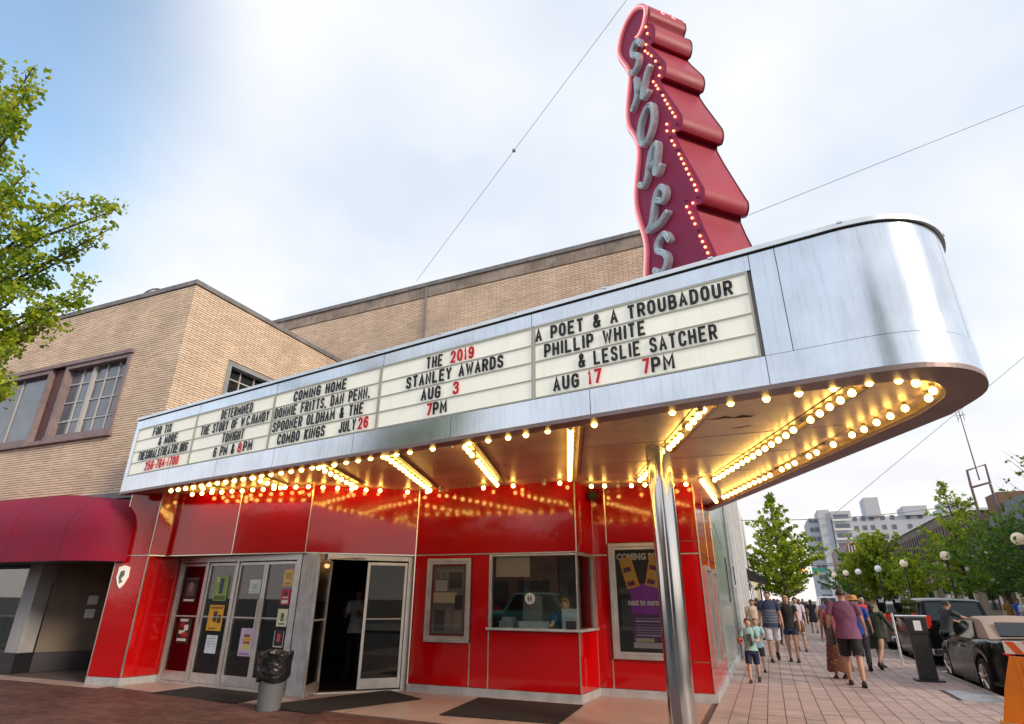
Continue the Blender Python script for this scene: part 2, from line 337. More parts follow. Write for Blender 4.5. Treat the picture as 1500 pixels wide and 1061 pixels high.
# glyph meshes from Blender's own font
GL = {}
def glyph(ch, mname, bold=0.022, depth=0.02):
    k = (ch, mname, bold)
    if k in GL: return GL[k]
    cu = bpy.data.curves.new('glyph', 'FONT'); cu.body = ch; cu.size = 1; cu.extrude = depth; cu.offset = bold; cu.resolution_u = 3
    ob = bpy.data.objects.new('glyph', cu); COL.objects.link(ob); dg = bpy.context.evaluated_depsgraph_get(); dg.update()
    me = bpy.data.meshes.new_from_object(ob.evaluated_get(dg)); bpy.data.objects.remove(ob)
    me.materials.clear(); me.materials.append(MATS[mname])
    xs = [v.co.x for v in me.vertices] or [0, 0]; ys = [v.co.y for v in me.vertices] or [0, .7]
    GL[k] = (me, min(xs), max(xs), min(ys), max(ys)); return GL[k]
def textmesh(body, size=1.0, depth=0.002, bold=0.0, mname='black'):
    cu = bpy.data.curves.new('text', 'FONT'); cu.body = body; cu.size = size; cu.extrude = depth; cu.offset = bold; cu.align_x = 'CENTER'; cu.align_y = 'CENTER'; cu.resolution_u = 2
    ob = bpy.data.objects.new('text', cu); COL.objects.link(ob); dg = bpy.context.evaluated_depsgraph_get(); dg.update()
    me = bpy.data.meshes.new_from_object(ob.evaluated_get(dg)); bpy.data.objects.remove(ob)
    me.materials.clear(); me.materials.append(MATS[mname]); return me
def wallrot(p0, p1): return Matrix.Rotation(atan2(p1[1]-p0[1], p1[0]-p0[0]), 4, 'Z') @ Matrix.Rotation(pi/2, 4, 'X')
def put_text(name, me, parent, p0, p1, s, z, d, sx=1.0, sy=1.0, tilt=0):
    """lettering lying on the wall p0-p1, centre at distance s, height z, offset d"""
    L = hypot(p1[0]-p0[0], p1[1]-p0[1]); nx, ny = (p1[1]-p0[1])/L, -(p1[0]-p0[0])/L; a = along(p0, p1, s)
    o = link(name, me, parent, loc=(0, 0, 0))
    base = Vector(parent.location) if parent.parent is None else Vector(parent.parent.location)
    o.matrix_local = Matrix.Translation(Vector((a[0]+nx*d, a[1]+ny*d, z))-(base if parent.parent is None else Vector((0, 0, 0)))) @ wallrot(p0, p1) @ Matrix.Rotation(tilt, 4, 'Z') @ Matrix.Diagonal((sx, sy, 1, 1))
    return o

STK = {
'A': [[(0, 0), (.5, 1), (1, 0)], [(.2, .32), (.8, .32)]], 'B': [[(0, 0), (0, 1), (.6, 1), (.9, .9), (.9, .62), (.6, .52), (0, .52)], [(.6, .52), (1, .4), (1, .12), (.65, 0), (0, 0)]],
'C': [[(1, .75), (.9, .94), (.5, 1), (.12, .92), (0, .7), (0, .3), (.12, .08), (.5, 0), (.9, .06), (1, .25)]], 'D': [[(0, 0), (0, 1), (.55, 1), (.9, .88), (1, .65), (1, .35), (.9, .12), (.55, 0), (0, 0)]],
'E': [[(1, 1), (0, 1), (0, 0), (1, 0)], [(0, .52), (.8, .52)]], 'F': [[(1, 1), (0, 1), (0, 0)], [(0, .52), (.8, .52)]],
'G': [[(1, .76), (.9, .94), (.5, 1), (.12, .92), (0, .7), (0, .3), (.12, .08), (.5, 0), (.9, .06), (1, .2), (1, .47), (.55, .47)]], 'H': [[(0, 0), (0, 1)], [(1, 0), (1, 1)], [(0, .5), (1, .5)]],
'I': [[(.5, 0), (.5, 1)]], 'J': [[(1, 1), (1, .22), (.85, .04), (.5, 0), (.15, .04), (0, .25)]], 'K': [[(0, 0), (0, 1)], [(1, 1), (.05, .42)], [(.35, .6), (1, 0)]], 'L': [[(0, 1), (0, 0), (1, 0)]],
'M': [[(0, 0), (0, 1), (.5, .3), (1, 1), (1, 0)]], 'N': [[(0, 0), (0, 1), (1, 0), (1, 1)]], 'O': [[(.5, 1), (.12, .92), (0, .7), (0, .3), (.12, .08), (.5, 0), (.88, .08), (1, .3), (1, .7), (.88, .92), (.5, 1)]],
'P': [[(0, 0), (0, 1), (.65, 1), (.95, .9), (1, .72), (.95, .52), (.65, .43), (0, .43)]], 'R': [[(0, 0), (0, 1), (.65, 1), (.95, .9), (1, .74), (.95, .56), (.65, .47), (0, .47)], [(.5, .47), (1, 0)]],
'S': [[(.98, .78), (.85, .95), (.5, 1), (.12, .93), (.02, .75), (.15, .58), (.85, .42), (.98, .25), (.85, .06), (.5, 0), (.12, .05), (0, .22)]], 'T': [[(0, 1), (1, 1)], [(.5, 1), (.5, 0)]],
'U': [[(0, 1), (0, .25), (.14, .06), (.5, 0), (.86, .06), (1, .25), (1, 1)]], 'V': [[(0, 1), (.5, 0), (1, 1)]], 'W': [[(0, 1), (.25, 0), (.5, .8), (.75, 0), (1, 1)]], 'X': [[(0, 0), (1, 1)], [(0, 1), (1, 0)]], 'Y': [[(0, 1), (.5, .48), (1, 1)], [(.5, .48), (.5, 0)]],
'&': [[(1, 0), (.2, .72), (.2, .9), (.45, 1), (.7, .9), (.7, .72), (.1, .4), (0, .18), (.15, .02), (.5, 0), (.8, .12), (1, .45)]], '.': [[(.5, 0), (.5, .05)]], ',': [[(.5, .06), (.35, -.1)]], '-': [[(.1, .48), (.9, .48)]],
'0': [[(.5, 1), (.12, .9), (0, .65), (0, .35), (.12, .1), (.5, 0), (.88, .1), (1, .35), (1, .65), (.88, .9), (.5, 1)]], '1': [[(.2, .8), (.55, 1), (.55, 0)]], '2': [[(0, .76), (.15, .95), (.5, 1), (.88, .92), (.98, .72), (.8, .48), (0, 0), (1, 0)]],
'3': [[(0, .8), (.2, .96), (.5, 1), (.88, .92), (.95, .74), (.8, .56), (.4, .53)], [(.8, .52), (1, .3), (.88, .08), (.5, 0), (.15, .04), (0, .2)]], '4': [[(.75, 0), (.75, 1), (0, .3), (1, .3)]],
'5': [[(.95, 1), (.1, 1), (.05, .52), (.5, .62), (.9, .52), (1, .3), (.88, .08), (.5, 0), (.12, .05), (0, .2)]], '6': [[(.95, .8), (.8, .96), (.5, 1), (.12, .9), (0, .6), (0, .3), (.12, .08), (.5, 0), (.88, .08), (1, .3), (.88, .52), (.5, .6), (.1, .48)]],
'7': [[(0, 1), (1, 1), (.35, 0)]], '8': [[(.5, .54), (.12, .64), (.06, .8), (.2, .95), (.5, 1), (.8, .95), (.94, .8), (.88, .64), (.5, .54), (.1, .42), (0, .24), (.14, .06), (.5, 0), (.86, .06), (1, .24), (.9, .42), (.5, .54)]],
'9': [[(.05, .2), (.2, .04), (.5, 0), (.88, .1), (1, .4), (1, .7), (.88, .92), (.5, 1), (.12, .92), (0, .7), (.12, .48), (.5, .4), (.9, .52)]]}
def ribbon2d(mb, pts, w, z0, z1):
    n = len(pts); closed = n > 3 and pts[0] == pts[-1]; L = []; Rr = []
    for i, p in enumerate(pts):
        a = pts[i-1] if i > 0 else (pts[-2] if closed else None); b = pts[i+1] if i < n-1 else (pts[1] if closed else None)
        d1 = Vector((p[0]-a[0], p[1]-a[1])).normalized() if a else None; d2 = Vector((b[0]-p[0], b[1]-p[1])).normalized() if b else None
        if d1 is None: d1 = d2
        if d2 is None: d2 = d1
        n1_ = Vector((-d1.y, d1.x)); n2_ = Vector((-d2.y, d2.x)); m = n1_+n2_
        m = n1_ if m.length < .1 else m.normalized(); k = min(1.7, 1/max(.35, m.dot(n1_))); off = m*w/2*k
        q_ = Vector(p)
        if not closed and i == 0: q_ = q_-d2*w*.25
        if not closed and i == n-1: q_ = q_+d1*w*.25
        L.append(q_+off); Rr.append(q_-off)
    mb.loft([[(l.x, l.y, z0), (r.x, r.y, z0), (r.x, r.y, z1), (l.x, l.y, z1)] for l, r in zip(L, Rr)])
SGL = {}
def stroke_glyph(ch, w, h, t, mname):
    k = (ch, round(w, 3), round(h, 3), mname)
    if k not in SGL:
        mb = MB()
        for i, st in enumerate(STK[ch]): ribbon2d(mb, [(t/2+x*(w-t), t/2+y*(h-t)) for x, y in st], t, 0, .010+.0006*i)
        SGL[k] = mb.mesh('letter', mname)
    return SGL[k]

# ================================================================ ground, road, pavements
struct('ground', MB().add([(-900, -300, -0.16), (900, -300, -0.16), (900, 1500, -0.16), (-900, 1500, -0.16)], [(0, 1, 2, 3)]), 'ground')
rd = MB(); rd.box(3.66, 10.4, -12, 190, -0.159, -0.13); rd.box(-60, 3.66, -12, 4.6, -0.159, -0.13)
rd.box(-60, 10.4, -13, -12.01, -.159, -.13)
struct('road', rd, 'asphalt')
ln = MB()
for k in range(14): ln.box(6.98, 7.1, 12+k*9, 16+k*9, -.13, -.125)
for y in (13.2, 20.4, 27.6, 34.8, 42, 49.2): ln.box(3.7, 5.9, y, y+.1, -.13, -.125)
struct('road_markings', ln, 'white_line')
CX = 3.52
kb = MB()
yy = 4.62
while yy < 60: kb.box(CX, CX+.15, yy, yy+1.49, -.158, 0.004); yy += 1.5
kb.box(CX, CX+.15, yy, 180, -.158, .004)
xx = CX
while xx > -30: kb.box(xx-1.49, xx, 4.47, 4.62, -.158, .004); xx -= 1.5
struct('kerb', kb, 'kerb')
struct('pavement_bed', MB().box(-40, CX, 4.62, 180, -.158, -.006), 'paver_joint')
far = MB(); far.box(10.4, 17.2, -12, 190, -.158, -.0); far.box(-60, 17, -13.0-4, -13.01, -.158, 0)
struct('far_pavement', far, 'concrete')
# terrazzo apron before the doors, its dark border and the brick pavers
AP = [(-11.75, 8.55), (-9.4, 8.3), (-4.4, 8.12), (-1.1, 8.0), (-1.1, 11.5), (-3.0, 11.6), (-3.1, 10.55), (-6.4, 10.5), (-6.4, 13.2), (-8.0, 13.2), (-8.0, 9.4), (-11.7, 9.6)]
struct('terrazzo_apron', MB().add([(x, y, .006) for x, y in AP], [tuple(range(12))]), 'terrazzo')
bd = MB()
for a, b in (((-11.75, 8.55), (-9.4, 8.3)), ((-9.4, 8.3), (-4.4, 8.12)), ((-4.4, 8.12), (-1.1, 8.0))): bd.ob(a, b, -.004, .0095, 0, .07)
bd.box(-1.13, -1.09, 8.0, 11.4, -.004, .0095)
bd.ob((-6.1, 8.2), (-6.1+.05, 10.4), .0, .0085, -.005, .005); bd.ob((-3.1, 8.1), (-3.1, 10.5), .0, .0085, -.005, .005)
struct('apron_edging', bd, 'terrazzo_border')
struct('terrazzo_strip', MB().box(-22, -11.9, 8.35, 8.75, -.006, .002), 'terrazzo')

def inapron(x, y):
    if x > -1.12 or x < -11.7 or y > 11.6: return False
    return y > (8.5 if x < -9.4 else 8.25 if x < -4.4 else 8.03)-.02
PVM = {}
def paver_mesh(w, l, mname):
    k = (round(w, 3), round(l, 3), mname)
    if k not in PVM: PVM[k] = MB().box(-w/2, w/2, -l/2, l/2, -.05, 0).mesh('paver', mname)
    return PVM[k]
pv = []      # (dist, x, y, w, l)
w, l, j = .242, .118, .009
x = -1.04
while x < CX-.05:
    y = 4.64
    ww = min(w, CX-x-.005)
    while y < 34:
        if not (2.84 < x+w/2 < 3.5 and 13.62 < y < 15.02) : pv.append((hypot(x, y-11.5) if y > 11.2 else 50+y, x+ww/2, y+l/2, ww, l, 0))
        y += l+j
    x += w+.013
y = 4.64; row = 0
while y < 8.9:
    x = -17+(row % 2)*(.21)/2
    while x < -1.1:
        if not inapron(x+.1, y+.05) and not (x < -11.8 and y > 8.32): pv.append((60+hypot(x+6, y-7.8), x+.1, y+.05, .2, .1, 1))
        x += .21
    y += .11; row += 1
pv.sort()
pe = MB(); pd = MB(); bedroot = thing('brick_pavement', None, None); bedroot['kind'] = 'structure'
cnt = 0; rest = (MB(), MB())
for d_, x, y, w_, l_, t in pv:
    dz = R.uniform(-.0035, .002); tz = (R.uniform(-.006, .006), R.uniform(-.006, .006))
    if cnt < 300 and t == 0:
        link('paver', paver_mesh(w_, l_, 'paver'), bedroot, loc=(x, y, dz), rot=(tz[0], tz[1], R.uniform(-.008, .008))); cnt += 1
    else:
        c = rest[t]; o = len(c.v); a = w_/2; b = l_/2
        c.add([(x-a, y-b, dz), (x+a, y-b, dz+tz[0]*a), (x+a, y+b, dz+tz[1]*b), (x-a, y+b, dz), (x-a, y-b, -.03), (x+a, y-b, -.03), (x+a, y+b, -.03), (x-a, y+b, -.03)], [(0, 1, 2, 3), (0, 4, 5, 1), (1, 5, 6, 2), (2, 6, 7, 3), (3, 7, 4, 0)])
part('pavers', rest[0], 'paver', bedroot, stuff=True)
part('shaded_pavers', rest[1], 'paver_shaded', bedroot, stuff=True)
fp = MB().add([(-1.05, 34, 0), (CX, 34, 0), (CX, 180, 0), (-1.05, 180, 0)], [(0, 1, 2, 3)])
struct('far_brick_pavement', fp, 'paver')
solid('utility_plate', MB().box(2.86, 3.5, 13.65, 15.0, -.02, .008), 'grey_metal', 'flat grey utility cover plate set in the brick pavement near the kerb', 'cover plate')

# ================================================================ brick work
BRK = {}
def brick_mesh(w, h, d, mname):
    k = (round(w, 3), round(h, 3), mname)
    if k not in BRK: BRK[k] = MB().box(0, w, 0, d-.004, 0, h).mesh('brick', mname)
    return BRK[k]
def brick_wall(p0, p1, z0, z1, parent, holes=(), single=0, mname='brick', bl=.292, bh=.047, jt=.015, stuffname='bricks', focus=(0, 0, 1.6), ztop=None):
    L = hypot(p1[0]-p0[0], p1[1]-p0[1]); ux, uy = (p1[0]-p0[0])/L, (p1[1]-p0[1])/L; nx, ny = uy, -ux; ang = atan2(uy, ux)
    lst = []; z = z0; row = 0
    while z+bh <= z1+.001:
        s = -(row % 2)*(bl+jt)/2
        while s < L:
            a, b = max(s, 0), min(s+bl, L); segs = [(a, b)]
            for (h0, h1, g0, g1) in holes:
                if z+bh > g0 and z < g1:
                    ns = []
                    for q0, q1 in segs:
                        if q1 <= h0 or q0 >= h1: ns.append((q0, q1)); continue
                        if q0 < h0: ns.append((q0, h0))
                        if q1 > h1: ns.append((h1, q1))
                    segs = ns
            for q0, q1 in segs:
                if q1-q0 > .006: lst.append((q0, q1, z))
            s += bl+jt
        z += bh+jt; row += 1
    full = [q for q in lst if abs(q[1]-q[0]-bl) < 1e-6]
    def dist(q): x, y = p0[0]+ux*q[0], p0[1]+uy*q[0]; return (x-focus[0])**2+(y-focus[1])**2+(q[2]-focus[2])**2
    sel = set(sorted(full, key=dist)[:single]) if single else set()
    mb = MB(); rr = random.Random(3)
    base = Vector(parent.location)
    for q in lst:
        x, y = p0[0]+ux*q[0], p0[1]+uy*q[0]; pr = .016+rr.uniform(-.002, .002)
        if q in sel: link('brick', brick_mesh(bl, bh, .03, mname), parent, loc=(x+nx*pr-base.x, y+ny*pr-base.y, q[2]-base.z), rot=(0, 0, ang))
        else:
            x1, y1 = p0[0]+ux*q[1], p0[1]+uy*q[1]
            a = [(x+nx*pr, y+ny*pr), (x1+nx*pr, y1+ny*pr)]; c = [(x-nx*.01, y-ny*.01), (x1-nx*.01, y1-ny*.01)]
            mb.add([(a[0][0], a[0][1], q[2]), (a[1][0], a[1][1], q[2]), (a[1][0], a[1][1], q[2]+bh), (a[0][0], a[0][1], q[2]+bh), (c[0][0], c[0][1], q[2]), (c[1][0], c[1][1], q[2]), (c[1][0], c[1][1], q[2]+bh), (c[0][0], c[0][1], q[2]+bh)],
                   [(0, 1, 2, 3), (0, 4, 5, 1), (1, 5, 6, 2), (2, 6, 7, 3), (3, 7, 4, 0)])
    part(stuffname, mb, mname, parent, stuff=True)

# ================================================================ left brick building
LB = thing('brick_building', 'tan brick corner building with steel windows above a maroon shop awning', 'building', (-16, 9.4, 0))
cx0, cx1, cy = -26.0, -12.75, 9.0
wl, wr, wb, wt = -20.6, -14.52, 5.36, 7.49      # front window
core = MB()
core.ob((cx0, cy), (wl, cy), 3.80, 9.16, -.3, 0); core.ob((wr, cy), (cx1, cy), 3.80, 9.16, -.3, 0); core.ob((wl, cy), (wr, cy), 3.8, wb, -.3, 0); core.ob((wl, cy), (wr, cy), wt, 9.16, -.3, 0)
sy0, sy1 = 10.42, 12.14                            # side window
core.ob((cx1, cy), (cx1, sy0), 3.5, 9.16, -.3, -.001); core.ob((cx1, sy1), (cx1, 15.5), 3.5, 9.16, -.3, -.001); core.ob((cx1, sy0), (cx1, sy1), 3.5, 5.9, -.3, -.001); core.ob((cx1, sy0), (cx1, sy1), 7.55, 9.16, -.3, -.001)
core.box(cx0, cx1-.3, cy+.3, 15.4, 8.7, 8.9); core.box(cx0, cx1-.3, cy+.3, 15.4, 3.6, 3.78)
part('wall', core, 'mortar', LB)
brick_wall((cx0, cy), (cx1+.017, cy), 3.82, 9.16, LB, [(wl-cx0, wr-cx0, wb, wt)], single=200, focus=(-13.5, 9, 5))
brick_wall((cx1, cy+.004), (cx1, 15.4), 3.572, 9.16, LB, [(sy0-cy, sy1-cy, 5.9, 7.55)], single=100, focus=(-12.7, 9, 8), stuffname='side_bricks')
cp = MB(); cp.ob((cx0, cy), (cx1+.06, cy), 9.16, 9.30, -.35, .05); cp.box(cx1-.3, cx1+.055, cy+.36, 15.6, 9.161, 9.302)
part('coping', cp, 'coping', LB, bevel=.01)
fl = MB(); fl.ob((cx0, cy), (-12.5, cy), 3.66, 3.80, -.2, .12); fl.ob((cx0, cy), (-12.5, cy), 3.44, 3.655, -.3, .04)
part('flashing', fl, 'coping', LB)
# roof rail loop showing over the parapet
rl = MB(); rl.tube([(-16.5+.9*(1-cos(t)), 9.7, 9.0+1.0*sin(t)) for t in [pi*k/12 for k in range(13)]], .025, 6); rl.tube([(-15.1, 9.7, 8.9), (-15.1, 9.7, 9.9)], .02, 6)
part('roof_rail', rl, 'coping', LB)
def window(parent, p0, p1, z0, z1, fmat, depth, cols, rows, sash, mull=(), fw_=.09, glassmat='pane_glass', bars=.018, proud=.05):
    L = hypot(p1[0]-p0[0], p1[1]-p0[1])
    f = MB(); f.ob(p0, p1, z1-fw_, z1, -.2, proud); f.ob(p0, p1, z0, z0+fw_*.9, -.2, proud+.03)
    f.ob(p0, along(p0, p1, fw_), z0+fw_*.9, z1-fw_, -.2, proud); f.ob(along(p0, p1, L-fw_), p1, z0+fw_*.9, z1-fw_, -.2, proud)
    w_ = part('window', f, fmat, parent)
    s0, s1 = fw_, L-fw_
    g = MB()
    for k in range(1, cols): s = s0+(s1-s0)*k/cols; g.ob(along(p0, p1, s-bars), along(p0, p1, s+bars), z0+fw_*.9, z1-fw_, -depth-.02, -depth+.03)
    for k in range(1, rows): z = z0+(z1-z0)*k/rows; g.ob(along(p0, p1, s0), along(p0, p1, s1), z-bars, z+bars, -depth-.018, -depth+.027)
    for s in mull: g.ob(along(p0, p1, s-.06), along(p0, p1, s+.06), z0+fw_*.9, z1-fw_, -depth-.05, -depth+.07)
    if g.v: part('glazing_bars', g, sash, w_)
    for i in range(cols):
        for k in range(rows):
            pz = MB().ob(along(p0, p1, s0+(s1-s0)*i/cols+.004), along(p0, p1, s0+(s1-s0)*(i+1)/cols-.004), z0+fw_*.9+(z1-z0-1.9*fw_)*k/rows+.004, z0+fw_*.9+(z1-z0-1.9*fw_)*(k+1)/rows-.004, -depth-.004, -depth+.002)
            rz = R.uniform(-.012, .012); part('pane', pz, glassmat, w_)
    return w_
window(LB, (-17.15, cy), (wr, cy), wb, wt, 'frame_mauve', .14, 5, 4, 'frame_pale', mull=(1.08,), fw_=.11)
window(LB, (wl, cy), (-17.75, cy), wb, wt, 'frame_mauve', .10, 2, 1, 'frame_pale', fw_=.12)
part('lintel', MB().ob((wl-.05, cy), (wr+.05, cy), wt+.0, wt+.10, -.1, .09), 'frame_mauve', LB); part('sill', MB().ob((wl-.05, cy), (wr+.05, cy), wb-.10, wb-.0, -.1, .11), 'frame_mauve', LB)
part('window_post', MB().ob((-17.749, cy), (-17.151, cy), wb, wt, -.22, -.06), 'frame_maroon', LB)
window(LB, (cx1, sy0), (cx1, sy1), 5.9, 7.55, 'frame_grey', .16, 3, 4, 'frame_pale', fw_=.12, glassmat='dark_glass')
part('hanging_light', MB().box(-16.3, -15.2, 9.17, 9.178, 6.30, 6.345).box(-15.80, -15.72, 9.17, 9.178, 6.18, 6.5), 'warm_dim', LB)
# shop front under the awning
part('shop_glass', MB().box(-24, -16.12, 9.12, 9.135, .40, 2.5), 'window_glass', LB)
part('pilaster', MB().box(-16.10, -15.62, 8.98, 9.3, .40, 3.4), 'pilaster', LB, bevel=.01)
part('stall_riser', MB().box(-24, -15.6, 8.94, 9.32, 0, .40), 'dark_base', LB)
part('recess_wall', MB().ob((-15.60, 9.32), (-14.7, 10.9), .40, 3.4, -.1, 0), 'tan_wall', LB)
part('recess_base', MB().ob((-15.60, 9.32), (-14.7, 10.9), 0, .399, -.1, .015), 'dark_base', LB)
part('ceiling', MB().box(-24, -12.8, 9.0, 11.2, 3.3, 3.42), 'tan_wall', LB)
d = MB(); d.ob((-14.7, 10.9), (-12.66, 10.5), 2.2, 3.3, -.1, 0); d.ob((-14.7, 10.9), (-14.58, 10.88), 0, 2.2, -.06, .04); d.ob((-13.62, 10.69), (-13.5, 10.67), 0, 2.2, -.06, .04); d.ob((-12.78, 10.52), (-12.66, 10.5), 0, 2.2, -.06, .04)
part('door_frame', d, 'frame_grey', LB)
dr = part('door', MB().ob((-14.57, 10.87), (-13.63, 10.69), .02, 2.18, -.04, .01), 'frame_maroon', LB, bevel=.005)
part('glass', MB().ob((-14.42, 10.84), (-13.78, 10.72), .5, 2.0, .011, .016), 'dark_glass', dr)
part('sidelight', MB().ob((-13.49, 10.67), (-12.79, 10.53), .5, 2.18, -.02, 0), 'dark_glass', LB)
part('lower_panel', MB().ob((-13.49, 10.67), (-12.79, 10.53), .0, .5, -.02, .01), 'frame_grey', LB)
part('side_pier', MB().box(-12.64, -12.62, 8.75, 10.5, 0, 3.4), 'red_panel', LB)
part('address_plates', MB().ob(along((-15.60, 9.32), (-14.7, 10.9), .75), along((-15.60, 9.32), (-14.7, 10.9), .95), 1.1, 1.3, .001, .012).ob(along((-15.60, 9.32), (-14.7, 10.9), .75), along((-15.60, 9.32), (-14.7, 10.9), .95), 1.4, 1.6, .001, .012), 'white_paper', LB)
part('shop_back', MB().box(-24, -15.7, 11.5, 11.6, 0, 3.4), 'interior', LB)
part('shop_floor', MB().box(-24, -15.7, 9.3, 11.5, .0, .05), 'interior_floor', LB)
# goods standing in the shop window
for k in range(7):
    h = R.uniform(.25, .8); x = -18.2+k*.33
    c = R.choice([(.10, .12, .16), (.3, .32, .3), (.4, .35, .3), (.2, .05, .05)]); mm = flat('goods_%d' % k, c)
    b = MB(); b.rings([(.42, .11, .09), (.42+h*.55, .13, .10), (.42+h*.75, .06, .06), (.42+h*.8, .05, .05), (.42+h, .07, .07)], n=8, c=(x, 9.55))
    solid('display_figure', b, mm.name, ['squat dark display figure', 'pale display bust', 'slim display figure', 'small display bust', 'round display figure', 'taller display bust', 'low display figure'][k]+' in the shop window behind the glass', 'display figure', group='figures standing in the shop window', smooth=True)
solid('window_picture', MB().box(-17.7, -16.7, 9.4, 9.44, 1.75, 2.25), mat('picture_orange', (.55, .2, .05), .6, col2=(.1, .12, .3), vscale=1.6).name, 'orange and blue picture hanging in the shop window', 'picture')

# awning
aw = MB(); rr = []
def awprof(t, yf, ztop):      # t 0..1 from the lower front edge to the top at the wall
    if t < .45: return (yf+.03*t, 2.26+t/.45*.62)
    a = (t-.45)/.55*pi/2; return (yf+.013+(8.93-yf)*(1-cos(a)), 2.88+(ztop-2.88)*sin(a))
def awsec(x, sq):
    yf = 8.93-(8.93-7.98)*sq; zt = 2.95+(.68+(.20 if x < -14.9 else .20*(x+13.3)/-1.6 if x < -13.3 else 0))*sq**.7
    return [(x, *awprof(k/10, yf, zt)) for k in range(11)]
xs = [-24, -21, -20, -19.2, -18.6, -18, -17, -16.2, -15.5, -15, -14, -13.4, -13.0, -12.7, -12.5, -12.37, -12.30]
for x in xs:
    q = 1 if x < -13.3 else max(.02, (1-((x+13.3)/1.0)**2)**.5 if x < -12.3 else .02)
    rr.append(awsec(x, q))
aw.loft(rr, cap=False, closed=False)
AW = thing('shop_awning', 'domed maroon fabric awning over the left shop front', 'awning', (-16, 8.9, 2.3))
part('fabric', aw, 'awning', AW, smooth=True)
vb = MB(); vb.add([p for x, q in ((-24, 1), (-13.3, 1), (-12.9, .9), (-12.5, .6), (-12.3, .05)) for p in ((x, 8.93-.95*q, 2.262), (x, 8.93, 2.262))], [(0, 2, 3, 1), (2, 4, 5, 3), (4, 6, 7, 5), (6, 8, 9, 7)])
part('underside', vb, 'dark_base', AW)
sm = MB()
for x in (-21, -18, -15.4, -13.5): sm.loft([[(x-.01, y-.004, z+.002), (x+.01, y-.004, z+.002)] for (_, y, z) in awsec(x, 1)], cap=False, closed=False)
part('seam', sm, 'awning', AW)

# ================================================================ theatre
TH = thing('theatre_building', 'movie theatre with glossy red panel front and aluminium doors under the marquee', 'building', (-6, 11, 0))
A, B, Dp, Cp, Ep, Fp, G = (-12.6, 8.62), (-11.78, 8.72), (-11.68, 9.47), (-11.64, 8.99), (-9.82, 9.03), (-8.05, 9.12), (-6.43, 10.45)
G2, H, I, J, K, Lc = (-5.17, 10.46), (-4.80, 10.47), (-3.10, 10.48), (-3.04, 11.46), (-2.78, 11.47), (-1.07, 11.5)
T0, T1, S1z, BZ = 2.375, 2.39, 3.70, .13
def panel(p0, p1, z0, z1, mname='red_panel', parent=None):
    e = .007
    return part('panel', MB().ob(along(p0, p1, e), along(p1, p0, e), z0+e, z1-e, -.03, 0), mname, parent or TH, bevel=.002)
def trim_v(p0, p1, s, z0, z1): part('trim', MB().ob(along(p0, p1, s-.011), along(p0, p1, s+.011), z0, z1, -.02, .008), 'trim_metal', TH)
def trim_h(p0, p1, z): part('trim', MB().ob(p0, p1, z-.010, z+.010, -.02, .006), 'trim_metal', TH)
def ln_(p0, p1): return hypot(p1[0]-p0[0], p1[1]-p0[1])
for a, b, z0, z1 in [(A, B, BZ, T0), (A, B, T1, S1z), (B, Dp, BZ, T0), (B, Cp, T1, S1z), (Cp, Ep, T1, S1z), (Ep, Fp, T1, S1z), (Fp, G, T1, S1z), (G, I, T1, S1z),
                     (G, G2, BZ, T0), (G2, H, BZ, T0), (H, I, BZ, 1.07), (I, J, BZ, 1.07), (I, J, T1, S1z), (J, K, BZ, T0), (J, K, T1, S1z)]: panel(a, b, z0, z1)
# right-hand bay round the poster case
panel(K, Lc, BZ, .605); panel(K, Lc, 2.60, S1z); panel(along(K, Lc, 1.28), Lc, .605, T0); panel(along(K, Lc, 1.28), Lc, T1, 2.60)
panel(K, along(K, Lc, .03), .605, 2.6)
for a, b, s, z0, z1 in [(A, B, .0, BZ, S1z), (A, B, ln_(A, B), BZ, S1z), (Cp, Ep, 0, T0, S1z), (Cp, Ep, ln_(Cp, Ep), T0, S1z), (Ep, Fp, ln_(Ep, Fp), T0, S1z), (Fp, G, ln_(Fp, G), 0, S1z),
                        (G, G2, ln_(G, G2), BZ, .84), (G2, H, ln_(G2, H), BZ, T0), (H, I, ln_(H, I), BZ, 1.07), (H, I, ln_(H, I), T0, S1z), (I, J, ln_(I, J), BZ, S1z), (J, K, ln_(J, K), BZ, .6), (J, K, ln_(J, K), 2.58, S1z), (K, Lc, ln_(K, Lc), BZ, S1z)]: trim_v(a, b, s, z0, z1)
for a, b in ((A, B), (B, Cp), (Cp, Ep), (Ep, Fp), (Fp, G), (G, I), (I, J), (J, K)): trim_h(a, b, (T0+T1)/2)
trim_h(along(K, Lc, 1.28), Lc, (T0+T1)/2)
# backing walls behind the panels
bk = MB()
for a, b, z0, z1 in [(A, B, 0, S1z), (B, Dp, 0, T0), (Cp, Ep, T0, S1z), (Ep, Fp, T0, S1z), (Fp, G, T0, S1z), (G, H, 0, T0), (G, I, T0, S1z), (H, I, 0, 1.06), (I, J, 0, 1.06), (I, J, T0, S1z), (J, Lc, 0, S1z)]: bk.ob(a, b, z0, z1, -.12, -.031)
part('backing_wall', bk, 'mortar', TH)
# skirting
for a, b in ((A, B), (B, Dp), (G, I), (I, J), (J, Lc)): part('skirting', MB().ob(a, b, .0, BZ, -.03, .02), 'alu_base', TH, bevel=.003)
# ceiling over the recessed doors
part('door_head', MB().add([(*Cp, 2.372), (*Fp, 2.372), (*G, 2.372), (-6.4, 10.9, 2.372), (-7.7, 9.8, 2.372), (-8.0, 9.6, 2.372), (-11.7, 9.8, 2.372)], [(0, 1, 2, 3, 4, 5, 6)]), 'terrazzo_border', TH)
